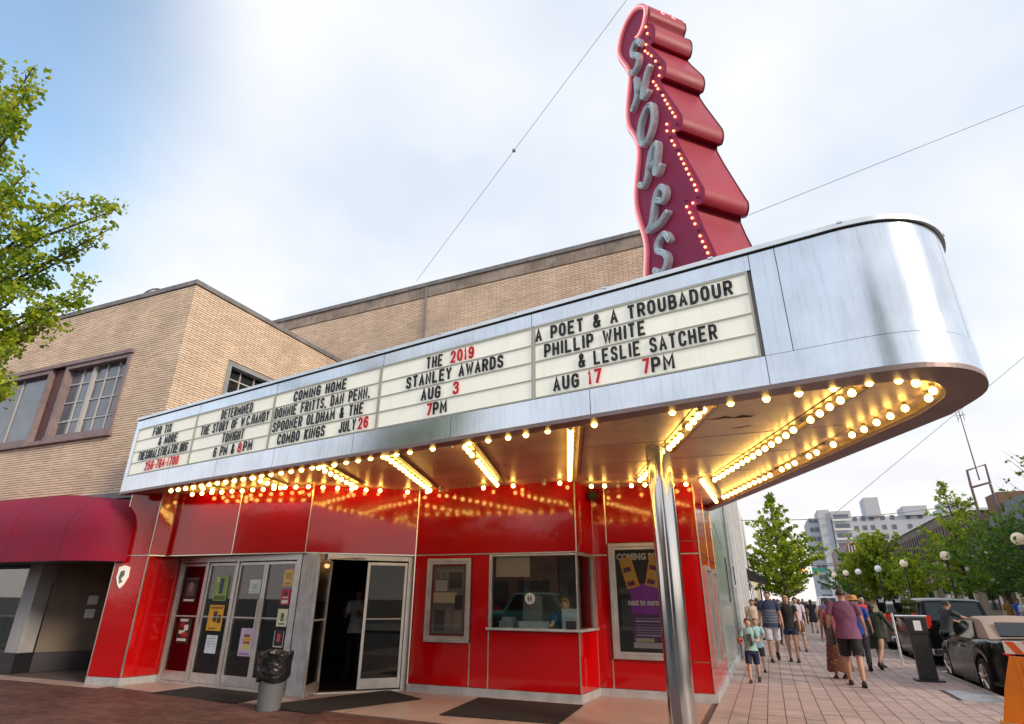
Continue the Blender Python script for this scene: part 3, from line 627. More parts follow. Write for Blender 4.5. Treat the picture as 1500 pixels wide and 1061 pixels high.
# crest on the pier
cr_ = MB(); cr_.prism([(-.13, .2), (0, .235), (.13, .2), (.14, .0), (.07, -.14), (0, -.21), (-.07, -.14), (-.14, 0)], lambda u, v, w: (u, v, w), 0, .03)
cr_.prism([(-.05, .12), (.04, .14), (.06, .05), (-.01, -.02), (.05, -.08), (-.02, -.12), (-.07, .0)], lambda u, v, w: (u, v, w), .03, .04, 1)
co = link('crest', cr_.mesh('crest', ['sign_white', 'coping']), TH); co.matrix_local = Matrix.Translation(Vector((-12.31, 8.654, 1.95))-Vector(TH.location)) @ wallrot(A, B)

# ---- doors
P0, P1 = (-11.66, 9.46), (-8.12, 9.20)
def door(parent, p0, p1, z1=2.24, z0=.05, hinged=True, sw=.055, gl='door_glass', pushbar=1.22, name='door', bot=.17):
    L = ln_(p0, p1); f = MB()
    f.ob(p0, along(p0, p1, sw), z0, z1, -.025, .025); f.ob(along(p0, p1, L-sw), p1, z0, z1, -.025, .025)
    a, b = along(p0, p1, sw), along(p0, p1, L-sw)
    f.ob(a, b, z1-sw, z1, -.0249, .0249); f.ob(a, b, z0, z0+bot, -.0249, .0249)
    d = part(name, f, 'alu', parent, bevel=.003)
    part('glass', MB().ob(a, b, z0+bot, z1-sw, -.004, .004), gl, d)
    if pushbar: part('push_bar', MB().tube([Vector((*along(p0, p1, .02), pushbar)), Vector((*along(p0, p1, L-.02), pushbar))], .016, 6), 'frame_pale', d)
    return d
def q(s): return along(P0, P1, s)
fr = MB()
for s0, s1 in ((0, .07), (.87, .93), (1.77, 1.83), (3.42, 3.54)): fr.ob(q(s0), q(s1), 0, 2.37, -.05, .05)
fr.ob(q(0.07), q(3.42), 2.26, 2.37, -.049, .049); fr.ob(q(.07), q(3.42), 0, .045, -.05, .055)
part('door_frame', fr, 'alu', TH, bevel=.003)
door(TH, q(.075), q(.865), name='sidelight'); door(TH, q(.935), q(1.765)); door(TH, q(1.835), q(2.595)); door(TH, q(2.60), q(3.415))
for s in (2.55, 2.64):
    part('pull_handle', MB().tube([(*along(P0, P1, s), 1.0), (*along(P0, P1, s), 1.55)], .014, 6).xf(Matrix.Translation((0, -.06, 0))), 'frame_pale', TH)
part('column', MB().ob((-8.12, 9.19), (-7.74, 9.19), 0, 2.37, -.12, .03), 'column_white', TH, bevel=.006)
Q0, Q1 = (-7.76, 9.42), (-6.5, 10.62)
LQ = ln_(Q0, Q1)
fr = MB(); fr.ob(Q0, along(Q0, Q1, .07), 0, 2.37, -.06, .06); fr.ob(along(Q0, Q1, LQ-.17), Q1, 0, 2.37, -.06, .06); fr.ob(along(Q0, Q1, .07), along(Q0, Q1, LQ-.17), 2.27, 2.37, -.059, .059); fr.ob(along(Q0, Q1, .07), along(Q0, Q1, LQ-.17), 0, .03, -.08, .07)
fr.ob((-7.76, 9.20), Q0, 0, 2.37, -.05, 0)
part('door_frame', fr, 'alu', TH, bevel=.003)
door(TH, along(Q0, Q1, .78), along(Q0, Q1, LQ-.175))
od = door(TH, (-7.36, 8.72), (-7.70, 9.50), sw=.06)
part('closer_arm', MB().tube([(-7.6, 9.3, 2.27), (-7.3, 9.6, 2.3), (-7.2, 9.9, 2.3)], .014, 6), 'alu', TH)
# lobby inside
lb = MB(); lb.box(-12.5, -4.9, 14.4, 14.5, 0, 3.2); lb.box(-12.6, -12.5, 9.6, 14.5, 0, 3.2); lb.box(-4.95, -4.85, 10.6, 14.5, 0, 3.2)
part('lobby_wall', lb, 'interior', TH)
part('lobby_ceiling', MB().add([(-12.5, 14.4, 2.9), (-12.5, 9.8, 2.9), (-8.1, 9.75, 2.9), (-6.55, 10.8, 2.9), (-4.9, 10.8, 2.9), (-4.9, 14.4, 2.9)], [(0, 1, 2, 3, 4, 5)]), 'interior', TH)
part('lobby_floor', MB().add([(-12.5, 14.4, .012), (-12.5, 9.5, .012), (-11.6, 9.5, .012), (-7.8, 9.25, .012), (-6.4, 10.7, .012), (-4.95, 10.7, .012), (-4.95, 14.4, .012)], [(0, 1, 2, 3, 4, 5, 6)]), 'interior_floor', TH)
part('wall_lamp', MB().ball((-8.75, 14.2, 2.35), .10, 8).ball((-8.25, 14.2, 2.38), .07, 8), 'warm_lamp', TH, smooth=True)
part('notice_board', MB().box(-8.6, -7.2, 14.36, 14.39, 1.5, 2.8), 'booth_wall', TH)
for x in (-11.2, -10.0): part('curtain', MB().box(x, x+.45, 14.25, 14.35, .2, 2.6), flat('curtain_teal', (.03, .07, .08)).name, TH)

# ---- ticket booth window
tw = MB(); a = (-4.79, 10.47)
tw.ob(a, along(a, I, .045), 1.11, T0-.012, -.06, .02); tw.ob(a, I, T0-.045, T0-.012, -.061, .019); tw.ob(along(a, I, ln_(a, I)-.02), I, 1.11, T0-.045, -.03, .02)
tw.ob(I, J, T0-.044, T0-.013, -.059, .018); tw.ob(along(I, J, .80), J, 1.11, T0-.044, -.06, .02)
tf = part('ticket_window', tw, 'alu', TH, bevel=.002)
part('pane', MB().ob(along(a, I, .045), along(a, I, ln_(a, I)-.02), 1.11, T0-.045, -.012, -.004), 'window_glass', tf)
part('pane', MB().ob(along(I, J, .01), along(I, J, .80), 1.11, T0-.044, -.012, -.004), 'window_glass', tf)
part('counter_ledge', MB().ob((-4.84, 10.47), (-3.085, 10.48), 1.07, 1.11, -.28, .06).ob((-3.085, 10.42), (-3.03, 11.4), 1.069, 1.109, -.25, .05), 'alu_base', TH, bevel=.004)
bt = MB(); bt.box(-4.84, -2.9, 12.3, 12.38, 0, 3.0); bt.box(-4.84, -3.2, 10.6, 12.3, 2.75, 2.8); bt.box(-3.2, -3.12, 11.5, 12.3, 0, 3)
part('booth_wall', bt, 'booth_wall', TH)
part('speaker_disc', MB().tube([(-3.98, 10.44, 1.60), (-3.98, 10.425, 1.60)], .095, 20), 'white_paper', tf)
part('speaker_mark', MB().box(-4.015, -3.995, 10.41, 10.42, 1.55, 1.65).box(-3.965, -3.945, 10.41, 10.42, 1.55, 1.65).box(-4.03, -3.93, 10.411, 10.419, 1.59, 1.605), 'far_window', tf)
solid('leaflet_box', MB().box(-4.25, -3.72, 10.56, 10.70, 1.11, 1.22), 'white_paint', 'low white leaflet box lying on the ticket counter', 'box')
bx = solid('price_card', MB().box(-3.42, -3.14, 10.53, 10.56, 1.11, 1.44), 'white_paper', 'white printed card standing at the right end of the ticket counter', 'card')
solid('card_reader', MB().box(-3.33, -3.17, 10.47, 10.53, 1.11, 1.24), 'black', 'small black card reader before the white card on the ticket counter', 'card reader')
solid('printer', MB().box(-4.66, -4.38, 10.62, 10.9, 1.11, 1.22).box(-4.62, -4.42, 10.65, 10.85, 1.22, 1.28), 'grey_metal', 'small grey ticket printer at the left end of the counter', 'printer')
part('beige_panel', MB().box(-4.70, -4.02, 10.535, 10.55, 1.97, 2.33), 'cream', tf)  # flat beige panel behind the glass, upper left of the ticket window
tm = thing('office_chair', 'pale high-backed chair standing inside the ticket booth', 'chair', (-4.25, 11.3, 0))
part('backrest', MB().rings([(.95, .2, .06), (1.3, .21, .07), (1.62, .19, .05), (1.66, .14, .03)], n=12, c=(-4.25, 11.3), pw=3.5), flat('chair_grey', (.30, .29, .28)).name, tm, smooth=True)
part('seat', MB().rings([(.5, .22, .22), (.58, .24, .24)], n=12, c=(-4.25, 11.1), pw=4), 'chair_grey', tm); part('base', MB().tube([(-4.25, 11.15, 0), (-4.25, 11.15, .5)], .04, 8), 'black', tm)
# black camera under the soffit
sp = thing('security_speaker', 'round black loudspeaker hanging under the soffit beside the ticket booth', 'loudspeaker', (-2.93, 11.3, 3.5))
part('housing', MB().tube([(-2.93, 11.35, 3.5), (-2.93, 11.2, 3.48), (-2.93, 11.1, 3.47)], [.09, .10, .085], 14), 'black', sp, smooth=True); part('bracket', MB().box(-2.95, -2.91, 11.33, 11.46, 3.48, 3.56), 'black', sp)

# ---- side wall along the street (x = -1.07), facing +x
SX = -1.07
def SW(y): return (SX, y)
for y0, y1, z0, z1 in [(11.5, 12.0, BZ, T0), (12.9, 13.5, BZ, T0), (14.4, 14.9, BZ, T0), (12.0, 12.9, BZ, .5), (13.5, 14.4, BZ, .5), (11.5, 13.2, T1, S1z), (13.2, 14.9, T1, S1z), (12.0, 12.9, 2.2, T0), (13.5, 14.4, 2.2, T0)]: panel(SW(y0), SW(y1), z0, z1)
for y in (12.0, 13.5):
    f = MB(); f.ob(SW(y), SW(y+.07), .5, 2.2, -.02, .05); f.ob(SW(y+.83), SW(y+.9), .5, 2.2, -.02, .05); f.ob(SW(y+.07), SW(y+.83), 2.13, 2.2, -.02, .049); f.ob(SW(y+.07), SW(y+.83), .5, .57, -.02, .049)
    w_ = part('display_window', f, 'alu', TH); part('pane', MB().ob(SW(y+.07), SW(y+.83), .57, 2.13, .0, .01), 'pane_glass', w_)
for y in (13.2, 14.9): part('trim', MB().ob(SW(y-.01), SW(y+.01), BZ, S1z, -.02, .008), 'trim_metal', TH)
part('side_skirting', MB().ob(SW(11.5), SW(24), 0, BZ, -.03, .035), 'alu_base', TH)
bk = MB(); bk.ob(SW(11.5), SW(24), 0, 6, -.3, -.031); bk.ob(SW(15.3), SW(24), 6, 12.2, -.3, -.0)
part('side_backing', bk, 'mortar', TH)
y = 14.91
while y < 23.9:
    y1 = min(y+1.3, 24)
    for z0, z1 in ((BZ, 2.4), (2.4, 5.98)):
        if not (18.7 < y+.6 < 20 and z0 < 1): part('metal_sheet', MB().ob(SW(y+.006), SW(y1-.006), z0+.004, z1-.004, -.03, 0), 'mint_metal', TH)
        else: part('metal_sheet', MB().ob(SW(y+.006), SW(y1-.006), z0+.004, 1.5, -.03, 0), 'mint_metal', TH)
    y = y1
part('slot_window', MB().ob(SW(18.9), SW(19.25), 1.55, 2.75, .001, .03), 'dark_glass', TH)
f = MB(); f.ob(SW(21.4), SW(22.6), 2.0, 2.75, .001, .05)
w_ = part('side_window', f, 'frame_pale', TH); part('pane', MB().ob(SW(21.47), SW(22.53), 2.07, 2.68, .051, .055), 'dark_glass', w_)
part('downpipe', MB().tube([(SX+.07, 20.4, 0), (SX+.07, 20.4, 5.9)], .05, 8).tube([(SX+.06, 14.95, 3.3), (SX+.06, 16.2, 3.0), (SX+.06, 17.5, 2.9)], .012, 5), 'grey_metal', TH)

# ---- auditorium: tall brick wall behind
AU0, AU1 = (-19.0, 16.1), (SX, 15.3)
au = MB(); au.ob(AU0, AU1, 3.8, 12.05, -.35, 0); au.box(-19, SX-.31, 16.6, 38, 11.0, 11.2)
part('auditorium_wall', au, 'mortar', TH)
brick_wall(AU0, AU1, 7.3, 11.62, TH, single=300, focus=(-5, 15, 8), bl=.295, stuffname='auditorium_bricks')
part('stained_band', MB().ob(AU0, AU1, 11.63, 12.05, 0.001, .016), 'stained_band', TH)
part('coping', MB().ob(AU0, (SX+.05, 15.3), 12.051, 12.20, -.4, .07), 'coping', TH)
part('flat_roof', MB().box(-12.4, SX-.01, 9.6, 15.2, 4.9, 5.0), 'grey_roof', TH)
part('downpipe', MB().tube([(-9.9, 15.62, 12.0), (-9.9, 15.62, 6)], .03, 6), 'coping', TH)

# ================================================================ marquee
MQ = thing('marquee', 'stainless steel theatre marquee with rounded nose, changeable letters and bulb-lit soffit', 'marquee', (-3, 8, 3.6))
ZB, ZS, ZT = 3.60, 3.66, 5.20
M0, M1 = (-12.42, 8.20), (0.55, 6.058)
# outer outline: front straight, rounded nose, straight back to the side wall
nose = [(0.9, 6.0), (1.27, 5.945), (1.62, 5.965), (1.92, 6.12), (2.14, 6.38), (2.28, 6.74), (2.315, 7.12), (2.2, 7.75)]
E1 = (-1.03, 14.95)
def smoothpts(pts, n=4):
    out = []
    for i in range(len(pts)-1):
        p0 = pts[max(i-1, 0)]; p1 = pts[i]; p2 = pts[i+1]; p3 = pts[min(i+2, len(pts)-1)]
        for k in range(n):
            t = k/n
            out.append(tuple(.5*(2*p1[c]+(p2[c]-p0[c])*t+(2*p0[c]-5*p1[c]+4*p2[c]-p3[c])*t*t+(3*p1[c]-p0[c]-3*p2[c]+p3[c])*t**3) for c in range(len(p1))))
    return out+[pts[-1]]
nz_ = smoothpts([M1]+nose, 5)
OUT = [M0]+nz_+[E1]
def offs(pts, d):
    """offset an open plan polyline inwards (left of travel) by d or by d(i)"""
    o = []
    for i, p in enumerate(pts):
        a = pts[max(i-1, 0)]; b = pts[min(i+1, len(pts)-1)]; L = hypot(b[0]-a[0], b[1]-a[1]) or 1; dd = d(i) if callable(d) else d
        o.append((p[0]-(b[1]-a[1])/L*dd, p[1]+(b[0]-a[0])/L*dd))
    return o
def pathlen(pts):
    s = [0]
    for a, b in zip(pts, pts[1:]): s.append(s[-1]+hypot(b[0]-a[0], b[1]-a[1]))
    return s
def sub(pts, s0, s1):
    S = pathlen(pts); out = []
    def at(s):
        for i in range(len(S)-1):
            if s <= S[i+1]+1e-9: t = (s-S[i])/(S[i+1]-S[i]); return lerp(pts[i], pts[i+1], t)
        return pts[-1]
    out = [at(s0)]+[p for p, q_ in zip(pts, S) if s0+1e-4 < q_ < s1-1e-4]+[at(s1)]
    return out
def strip(mb, pts, z0, z1, d0, d1, m=0):
    a = offs(pts, -d0); b = offs(pts, -d1); rings_ = [[(p[0], p[1], z0), (q_[0], q_[1], z0), (q_[0], q_[1], z1), (p[0], p[1], z1)] for p, q_ in zip(a, b)]
    return mb.loft(rings_, m, cap=True)
SL = pathlen(OUT); TOT = SL[-1]; SF = 13.3    # SF: where the front run of sign boxes ends
core = MB(); strip(core, OUT, ZB+.02, ZT-.02, -.16, -.03)
part('core', core, 'coping', MQ)
# roof deck and soffit plates
inner = offs(OUT, .14)
wallside = [(SX, 14.9), (SX, 11.5), (-2.78, 11.47), (-3.04, 11.46), (-3.10, 10.48), (-6.43, 10.45), (-8.05, 9.12), (-11.64, 8.99), (-11.78, 8.72), (-12.55, 8.63)]
poly = inner+wallside
part('deck', MB().add([(x, y, ZT-.12) for x, y in poly], [tuple(range(len(poly)))]), 'grey_roof', MQ)
sof = MB().add([(x, y, ZS) for x, y in poly], [tuple(range(len(poly)))])
part('soffit', sof, 'soffit', MQ)
# lip under the fascia, wider round the nose
def lipw(i):
    p = OUTd[i]; return .16 if p[0] < 0 and p[1] < 9 else min(.34, .16+max(0, p[0])*.14)
OUTd = sub(OUT, 0, TOT)
lip = MB(); o0 = offs(OUTd, -.012); i0 = offs(OUTd, lipw)
lip.loft([[(a[0], a[1], ZB-.02), (a[0], a[1], ZB+.03), (b[0], b[1], ZS-.002), (b[0], b[1], ZB-.02)] for a, b in zip(o0, i0)])
part('lip', lip, 'lip', MQ)
rim = MB(); i1 = offs(OUTd, lambda i: lipw(i)+.035)
rim.loft([[(a[0], a[1], ZB-.012), (b[0], b[1], ZB+.01), (b[0], b[1], ZS), (a[0], a[1], ZS)] for a, b in zip(i0, i1)])
part('rim', rim, 'soffit_rib', MQ)
# fascia sheets
def sheets(seg, z0, z1, th=.03, name='sheet', mname='steel'):
    for a, b in seg: part(name, strip(MB(), sub(OUT, a+.004, b-.004), z0+.003, z1-.003, -.03, -.03+th), mname, MQ, smooth=True)
low = [(0, 1.75), (1.75, 3.35), (3.35, 5.0), (5.0, 6.9), (6.9, 8.8), (8.8, 10.9), (10.9, 12.9)]
sheets(low, ZB+.02, 3.95); sheets([(12.9, 16.3), (16.3, 19.0), (19.0, 22), (22, 25), (25, TOT)], ZB+.02, 3.95, .034)
sheets([(0, 2.4), (2.4, 4.8), (4.8, 7.4), (7.4, 10.1), (10.1, 12.9)], 4.985, ZT-.02)
sheets([(12.9, 13.17), (13.17, 14.9), (14.9, 16.9), (16.9, 19.0), (19.0, 22), (22, 25), (25, TOT)], 3.95, ZT-.02)
part('sheet', strip(MB(), sub(OUT, 0.0, .14), 3.95, 4.985, -.03, 0), 'steel', MQ)
cp = MB(); strip(cp, OUT, ZT-.005, ZT+.05, -.18, .035); part('cap', cp, 'steel_cap', MQ, smooth=True)
part('cap_painted_shadow', strip(MB(), OUT, ZT-.019, ZT-.006, -.1, .002), 'letter_black', MQ)  # black strip painted as the shadow line beneath the cap
clip = MB()
for s in [k*1.32+.6 for k in range(19)]:
    if s < TOT-.2: strip(clip, sub(OUT, s, s+.05), ZT+.04, ZT+.062, -.03, .045)
part('cap_clips', clip, 'steel_cap', MQ)
rv = MB()
for s in (12.9, 13.17, 14.9, 16.3, 16.9):
    zz0, zz1 = (3.98, 5.15) if s not in (16.3,) else (3.66, 3.93)
    for k in range(9):
        p = sub(OUT, s+.03, s+.05)[0]; z = zz0+(zz1-zz0)*k/8; rv.box(p[0]-.008, p[0]+.008, p[1]-.010, p[1]-.0, z-.008, z+.008)
# sign boxes with four letter rows
rows = [4.735, 4.490, 4.245, 4.000]          # baselines
bounds = [(.16, 2.38), (2.40, 4.78), (4.80, 7.36), (7.385, 10.11), (10.135, 12.86)]
def F(s): return along(M0, M1, s)
for a_, b_ in bounds:
    bxp = part('letter_board', MB().ob(F(a_), F(b_), 3.955, 4.98, -.06, -.012), 'sign_white', MQ)
    part('board_frame', MB().ob(F(a_), F(a_+.018), 3.955, 4.98, -.012, .006).ob(F(b_-.018), F(b_), 3.955, 4.98, -.012, .006).ob(F(a_+.018), F(b_-.018), 4.955, 4.98, -.0119, .0059).ob(F(a_+.018), F(b_-.018), 3.955, 3.975, -.0119, .0059), 'sign_rail', bxp)
    for z in (4.711, 4.466, 4.221): part('letter_rail', MB().ob(F(a_+.019), F(b_-.019), z-.008, z+.008, -.012, .003), 'sign_rail', bxp)
TXT = [("A POET & A TROUBADOUR", 10.16, 12.69, 0, 0), ("PHILLIP WHITE", 10.29, 11.66, 1, 0), ("& LESLIE SATCHER", 10.77, 12.46, 2, 0), ("AUG", 10.41, 10.77, 3, 0), ("17", 10.89, 11.07, 3, 1), ("7", 11.58, 11.67, 3, 1), ("PM", 11.69, 11.96, 3, 0),
       ("THE", 8.29, 8.6, 0, 0), ("2019", 8.74, 9.16, 0, 1), ("STANLEY AWARDS", 7.92, 9.66, 1, 0), ("AUG", 8.23, 8.59, 2, 0), ("3", 8.81, 8.92, 2, 1), ("7", 8.35, 8.45, 3, 1), ("PM", 8.47, 8.72, 3, 0),
       ("COMING HOME", 5.31, 6.61, 0, 0), ("DONNIE FRITTS, DAN PENN,", 4.86, 7.16, 1, 0), ("SPOONER OLDHAM & THE", 4.86, 7.06, 2, 0), ("COMBO KINGS", 5.05, 6.23, 3, 0), ("JULY", 6.56, 6.93, 3, 0), ("26", 6.98, 7.2, 3, 1),
       ("DETERMINED", 3.21, 4.17, 0, 0), ("THE STORY OF W.C.HANDY", 2.62, 4.70, 1, 0), ("TONIGHT", 3.39, 4.05, 2, 0), ("6 PM &", 3.20, 3.84, 3, 0), ("8", 3.94, 4.05, 3, 1), ("PM", 4.10, 4.36, 3, 0),
       ("FOR TIX", 0.79, 1.49, 0, 0), ("& MORE", 1.11, 1.79, 1, 0), ("THESHOALSTHEATRE.ORG", 0.42, 2.25, 2, 0), ("256-764-1700", 0.8, 2.03, 3, 1)]
WR = wallrot(M0, M1); BASE = Vector(MQ.location); nL = ln_(M0, M1); mnx, mny = (M1[1]-M0[1])/nL, -(M1[0]-M0[0])/nL
for body, x0, x1, row, red in TXT:
    hh = .192; WD = {'I': .35, '1': .5, '.': .3, ',': .3, 'M': 1.2, 'W': 1.3, '-': .6, ' ': .75, 'J': .85, '&': 1.05}
    tot = sum(WD.get(ch, 1.0) for ch in body)+.26*(len(body)-1); u = (x1-x0)/tot; u = min(u, .145); x_ = x0+((x1-x0)-u*tot)/2; t = min(.034, u*.34)
    for ch in body:
        w_ = WD.get(ch, 1.0)*u
        if ch != ' ':
            a = F(x_); d_ = .004; o = link('letter', stroke_glyph(ch, max(w_, t*1.2), hh, t, 'letter_red' if red else 'letter_black'), MQ, loc=(0, 0, 0))
            o.matrix_local = Matrix.Translation(Vector((a[0]+mnx*d_, a[1]+mny*d_, rows[row]+R.uniform(-.003, .003)))-BASE) @ WR @ Matrix.Rotation(R.uniform(-.012, .012), 4, 'Z')
        x_ += w_+.26*u
# soffit ribs and bulbs
BM = MB().ball((0, 0, 0), .039, 10).mesh('bulb', 'bulb', smooth=True); BD = MB().ball((0, 0, 0), .039, 10).mesh('bulb', 'bulb_dead', smooth=True)
SK = MB()
nb = 0
def bulbs(p0, p1, n, dead=(), z=ZS-.075):
    global nb
    for k in range(n):
        t = k/(n-1) if n > 1 else 0; x, y = lerp(p0, p1, t)
        if k in dead and R.random() < .5:
            SK.tube([(x, y, ZS), (x, y, z+.05)], .022, 6); continue
        o = link('bulb', BD if k in dead else BM, MQ, loc=(x-BASE.x, y-BASE.y, z-BASE.z+R.uniform(-.006, .006))); nb += 1
        SK.tube([(x, y, ZS), (x, y, z+.045)], .026, 6)
bulbs((-10.98, 8.28), (-4.6, 7.13), 25, ()); bulbs((-4.17, 7.05), (-2.92, 6.87), 5, (1,)); bulbs((-2.65, 6.83), (-0.1, 6.44), 9, (2, 4, 5, 7))
bulbs((.26, 6.40), (1.20, 6.26), 4); bulbs((1.45, 6.28), (1.62, 6.42), 2); bulbs((1.83, 6.75), (1.84, 7.0), 2)
bulbs((-10.9, 8.72), (-8.25, 8.84), 11); bulbs((-8.0, 8.9), (-6.5, 10.1), 8, (6,)); bulbs((-6.1, 10.2), (-3.3, 10.24), 10, (1, 2, 3, 5, 7, 8)); bulbs((-2.84, 10.75), (-1.15, 11.2), 8, (2, 5))
def rib(p0, p1, off=.14):
    m = MB(); m.ob(p0, p1, ZS-.035, ZS, off-.02, off+.02).ob(p0, p1, ZS-.018, ZS, off+.035, off+.05); part('rib', m, 'soffit_rib', MQ)
    part('channel', MB().ob(p0, p1, ZS-.012, ZS, -.07, .07), 'soffit_rib', MQ)
for p0, p1, n, dd in [((-10.2, 8.15), (-10.1, 8.75), 4, ()), ((-8.35, 7.85), (-8.6, 8.8), 5, ()), ((-6.62, 7.55), (-7.14, 9.25), 8, ()), ((-5.13, 7.32), (-5.98, 10.1), 13, ()), ((-3.70, 7.15), (-4.47, 10.0), 13, (3,)), ((-2.06, 6.9), (-3.02, 9.95), 15, ()), ((-.40, 6.6), (-1.18, 8.66), 11, (4,)), ((-1.36, 9.2), (-1.87, 10.5), 7, ()),
                      ((1.08, 6.55), (-.62, 10.95), 21, (5,)), ((-.84, 10.95), (-.79, 13.5), 14, ())]:
    bulbs(p0, p1, n, dd); rib(p0, p1)
bulbs((1.69, 7.35), (1.28, 8.4), 5); bulbs((1.1, 8.85), (-.6, 13.0), 20, (1, 4, 8))
part('sockets', SK, 'socket', MQ, stuff=True)
cy_ = MB(); cy_.loft([[(x, y-.02*w_, ZS-.004), (x, y+.03*w_, ZS-.004)] for x, y, w_ in [(-.42, 7.22, .2), (-.3, 7.25, 1), (-.2, 7.2, 1.6), (-.1, 7.27, .8), (.0, 7.24, 2.2), (.09, 7.28, 1.3), (.14, 7.27, .1)]], cap=False, closed=False)
cy_.loft([[(x, y-.02*w_, ZS-.004), (x, y+.03*w_, ZS-.004)] for x, y, w_ in [(-.15, 7.75, .2), (-.05, 7.76, .8), (.05, 7.72, .8), (.12, 7.74, .1)]], cap=False, closed=False)
part('rust_split', cy_, 'rust', MQ)
sm = MB()
for y in (8.1, 9.3, 10.6): sm.box(-2.4 if y > 8 else -3, 1.2-(y-8)*.45, y-.004, y+.004, ZS-.003, ZS+.001)
part('soffit_seam', sm, 'coping', MQ)
# post
PS = thing('support_post', 'polished round steel post holding up the marquee corner', 'post', (-1.21, 8.45, 0))
part('shaft', MB().tube([(-1.21, 8.45, 0), (-1.21, 8.45, ZS-.005)], .17, 40), 'chrome', PS, smooth=True)
part('collar', MB().tube([(-1.21, 8.45, ZS-.40), (-1.21, 8.45, ZS-.004)], .178, 40), 'chrome', PS, smooth=True)
part('joint_ring', MB().tube([(-1.21, 8.45, 1.655), (-1.21, 8.45, 1.675)], .167, 40), 'trim_metal', PS)
part('foot_ring', MB().tube([(-1.21, 8.45, .006), (-1.21, 8.45, .05)], .21, 32), 'chrome', PS)

# ================================================================ tower sign
SG = thing('tower_sign', 'tall maroon SHOALS neon tower sign with stepped rolls rising over the marquee', 'sign', (-1.2, 10.8, 5))
AX = Vector((-1.5, 11.0)); DX = Vector((sin(RD(135)), cos(RD(135)))); TX = Vector((sin(RD(45)), cos(RD(45))))
def sgp(s, z, t=0): return (AX.x+DX.x*s+TX.x*t, AX.y+DX.y*s+TX.y*t, z)
LEFT = [(1.06, 15.12), (0.86, 15.39), (0.58, 15.55), (0.21, 15.53), (-0.08, 15.3), (-0.24, 14.94), (-0.18, 14.55), (0.04, 14.02), (0.12, 13.66), (0.04, 13.3), (-0.08, 12.9), (-0.13, 12.5), (-0.08, 12.13), (0.06, 11.8), (0.16, 11.5), (0.18, 11.2), (0.11, 10.9), (0.0, 10.56), (-0.09, 10.18), (-0.10, 9.77), (-0.01, 9.3), (0.09, 8.9), (0.11, 8.55), (0.03, 8.13), (-.05, 7.6), (-.08, 6.9), (-.02, 6.2), (0, 5.08)]
def roll(x, z, r=.17): return [(x+.0, z+.24), (x+.07, z+.12), (x+.09, z), (x+.06, z-.12), (x-.02, z-.2), (x-.14, z-.235), (x-.26, z-.2)]
RIGHT = [(1.13, 14.92), (1.13, 14.72), (1.02, 14.56), (1.10, 14.42), (1.2, 14.25), (1.24, 14.08), (1.22, 13.9), (1.13, 13.76), (1.03, 13.72), (1.38, 12.92), (1.44, 12.74), (1.43, 12.56), (1.35, 12.42), (1.22, 12.36), (1.66, 11.12), (1.72, 10.92), (1.71, 10.76), (1.63, 10.63), (1.47, 10.57), (1.96, 9.03), (2.03, 8.83), (2.01, 8.67), (1.92, 8.56), (1.76, 8.53), (2.07, 7.37), (2.22, 6.8), (2.30, 6.6), (2.28, 6.42), (2.15, 6.3), (2.0, 6.28), (2.2, 5.08)]
RS = smoothpts(RIGHT, 3); outline = RS+LEFT[::-1]
TH_ = 1.06
rings_ = [[sgp(s, z, t) for s, z in outline] for t in (0.0, TH_)]
bodym = MB(); n = len(outline)
bodym.add([v for r in rings_ for v in r], [(i, (i+1) % n, (i+1) % n+n, i+n) for i in range(n)])
part('side_wall', bodym, 'maroon_side', SG, smooth=True)
from mathutils.geometry import tessellate_polygon
def ngon(name, vs, mname, parent):
    tri = tessellate_polygon([[Vector((s, z, 0)) for s, z in outline]]); return part(name, MB().add(vs, tri), mname, parent)
ngon('face', [sgp(s, z, -.002) for s, z in outline], 'maroon_face', SG); ngon('face', [sgp(s, z, TH_+.002) for s, z in outline], 'maroon_face', SG)
def edge_tube(pts, r, t): return MB().tube([sgp(s, z, t) for s, z in pts], r, 6)
part('edge_bead', edge_tube(RS, .018, TH_+.004), 'maroon_dark', SG, smooth=True); part('edge_bead', edge_tube(RS, .016, -.004), 'maroon_face', SG, smooth=True)
# pink outline channel: raised border strip with a neon tube
LS = smoothpts(LEFT, 3)
def inset(pts, d):
    o = []
    for i, p in enumerate(pts):
        a = pts[max(i-1, 0)]; b = pts[min(i+1, len(pts)-1)]; L = hypot(b[0]-a[0], b[1]-a[1]); o.append((p[0]-(b[1]-a[1])/L*d, p[1]+(b[0]-a[0])/L*d))
    return o
LI = inset(LS, .12)
curl = smoothpts([(1.06, 15.12), (1.10, 14.95), (1.05, 14.72), (.9, 14.5), (.7, 14.42), (.56, 14.47)], 4)
def chan(pts, ins):
    m = MB(); m.loft([[sgp(*a, -.003), sgp(*a, -.06), sgp(*b, -.06), sgp(*b, -.003)] for a, b in zip(pts, ins)]); return m
part('border_channel', chan(LS, LI), mat('pink_channel', (.62, .22, .26), .4, emit=(1, .3, .33), es=.12).name, SG)
part('border_channel', chan(curl, inset(curl, -.11)), 'pink_channel', SG)
part('neon_tube', MB().tube([sgp(s, z, -.085) for s, z in inset(LS, .06)], .017, 6), 'pink_neon', SG, smooth=True)
part('neon_tube', MB().tube([sgp(s, z, -.085) for s, z in inset(curl, -.055)], .017, 6), 'pink_neon', SG, smooth=True)
part('neon_tube', MB().tube([sgp(1.15, 14.9, t) for t in (.36, .42)], .02, 6).tube([sgp(1.15, 14.9, t) for t in (.68, .74)], .02, 6), 'pink_neon', SG)
for t in (.38, .70):
    part('neon_tube', MB().tube([sgp(1.02+.09*cos(a), 15.0+.17*sin(a), t+.03*sin(a*2)) for a in [-.9+k*.3 for k in range(8)]], .02, 6), 'pink_neon', SG, smooth=True)
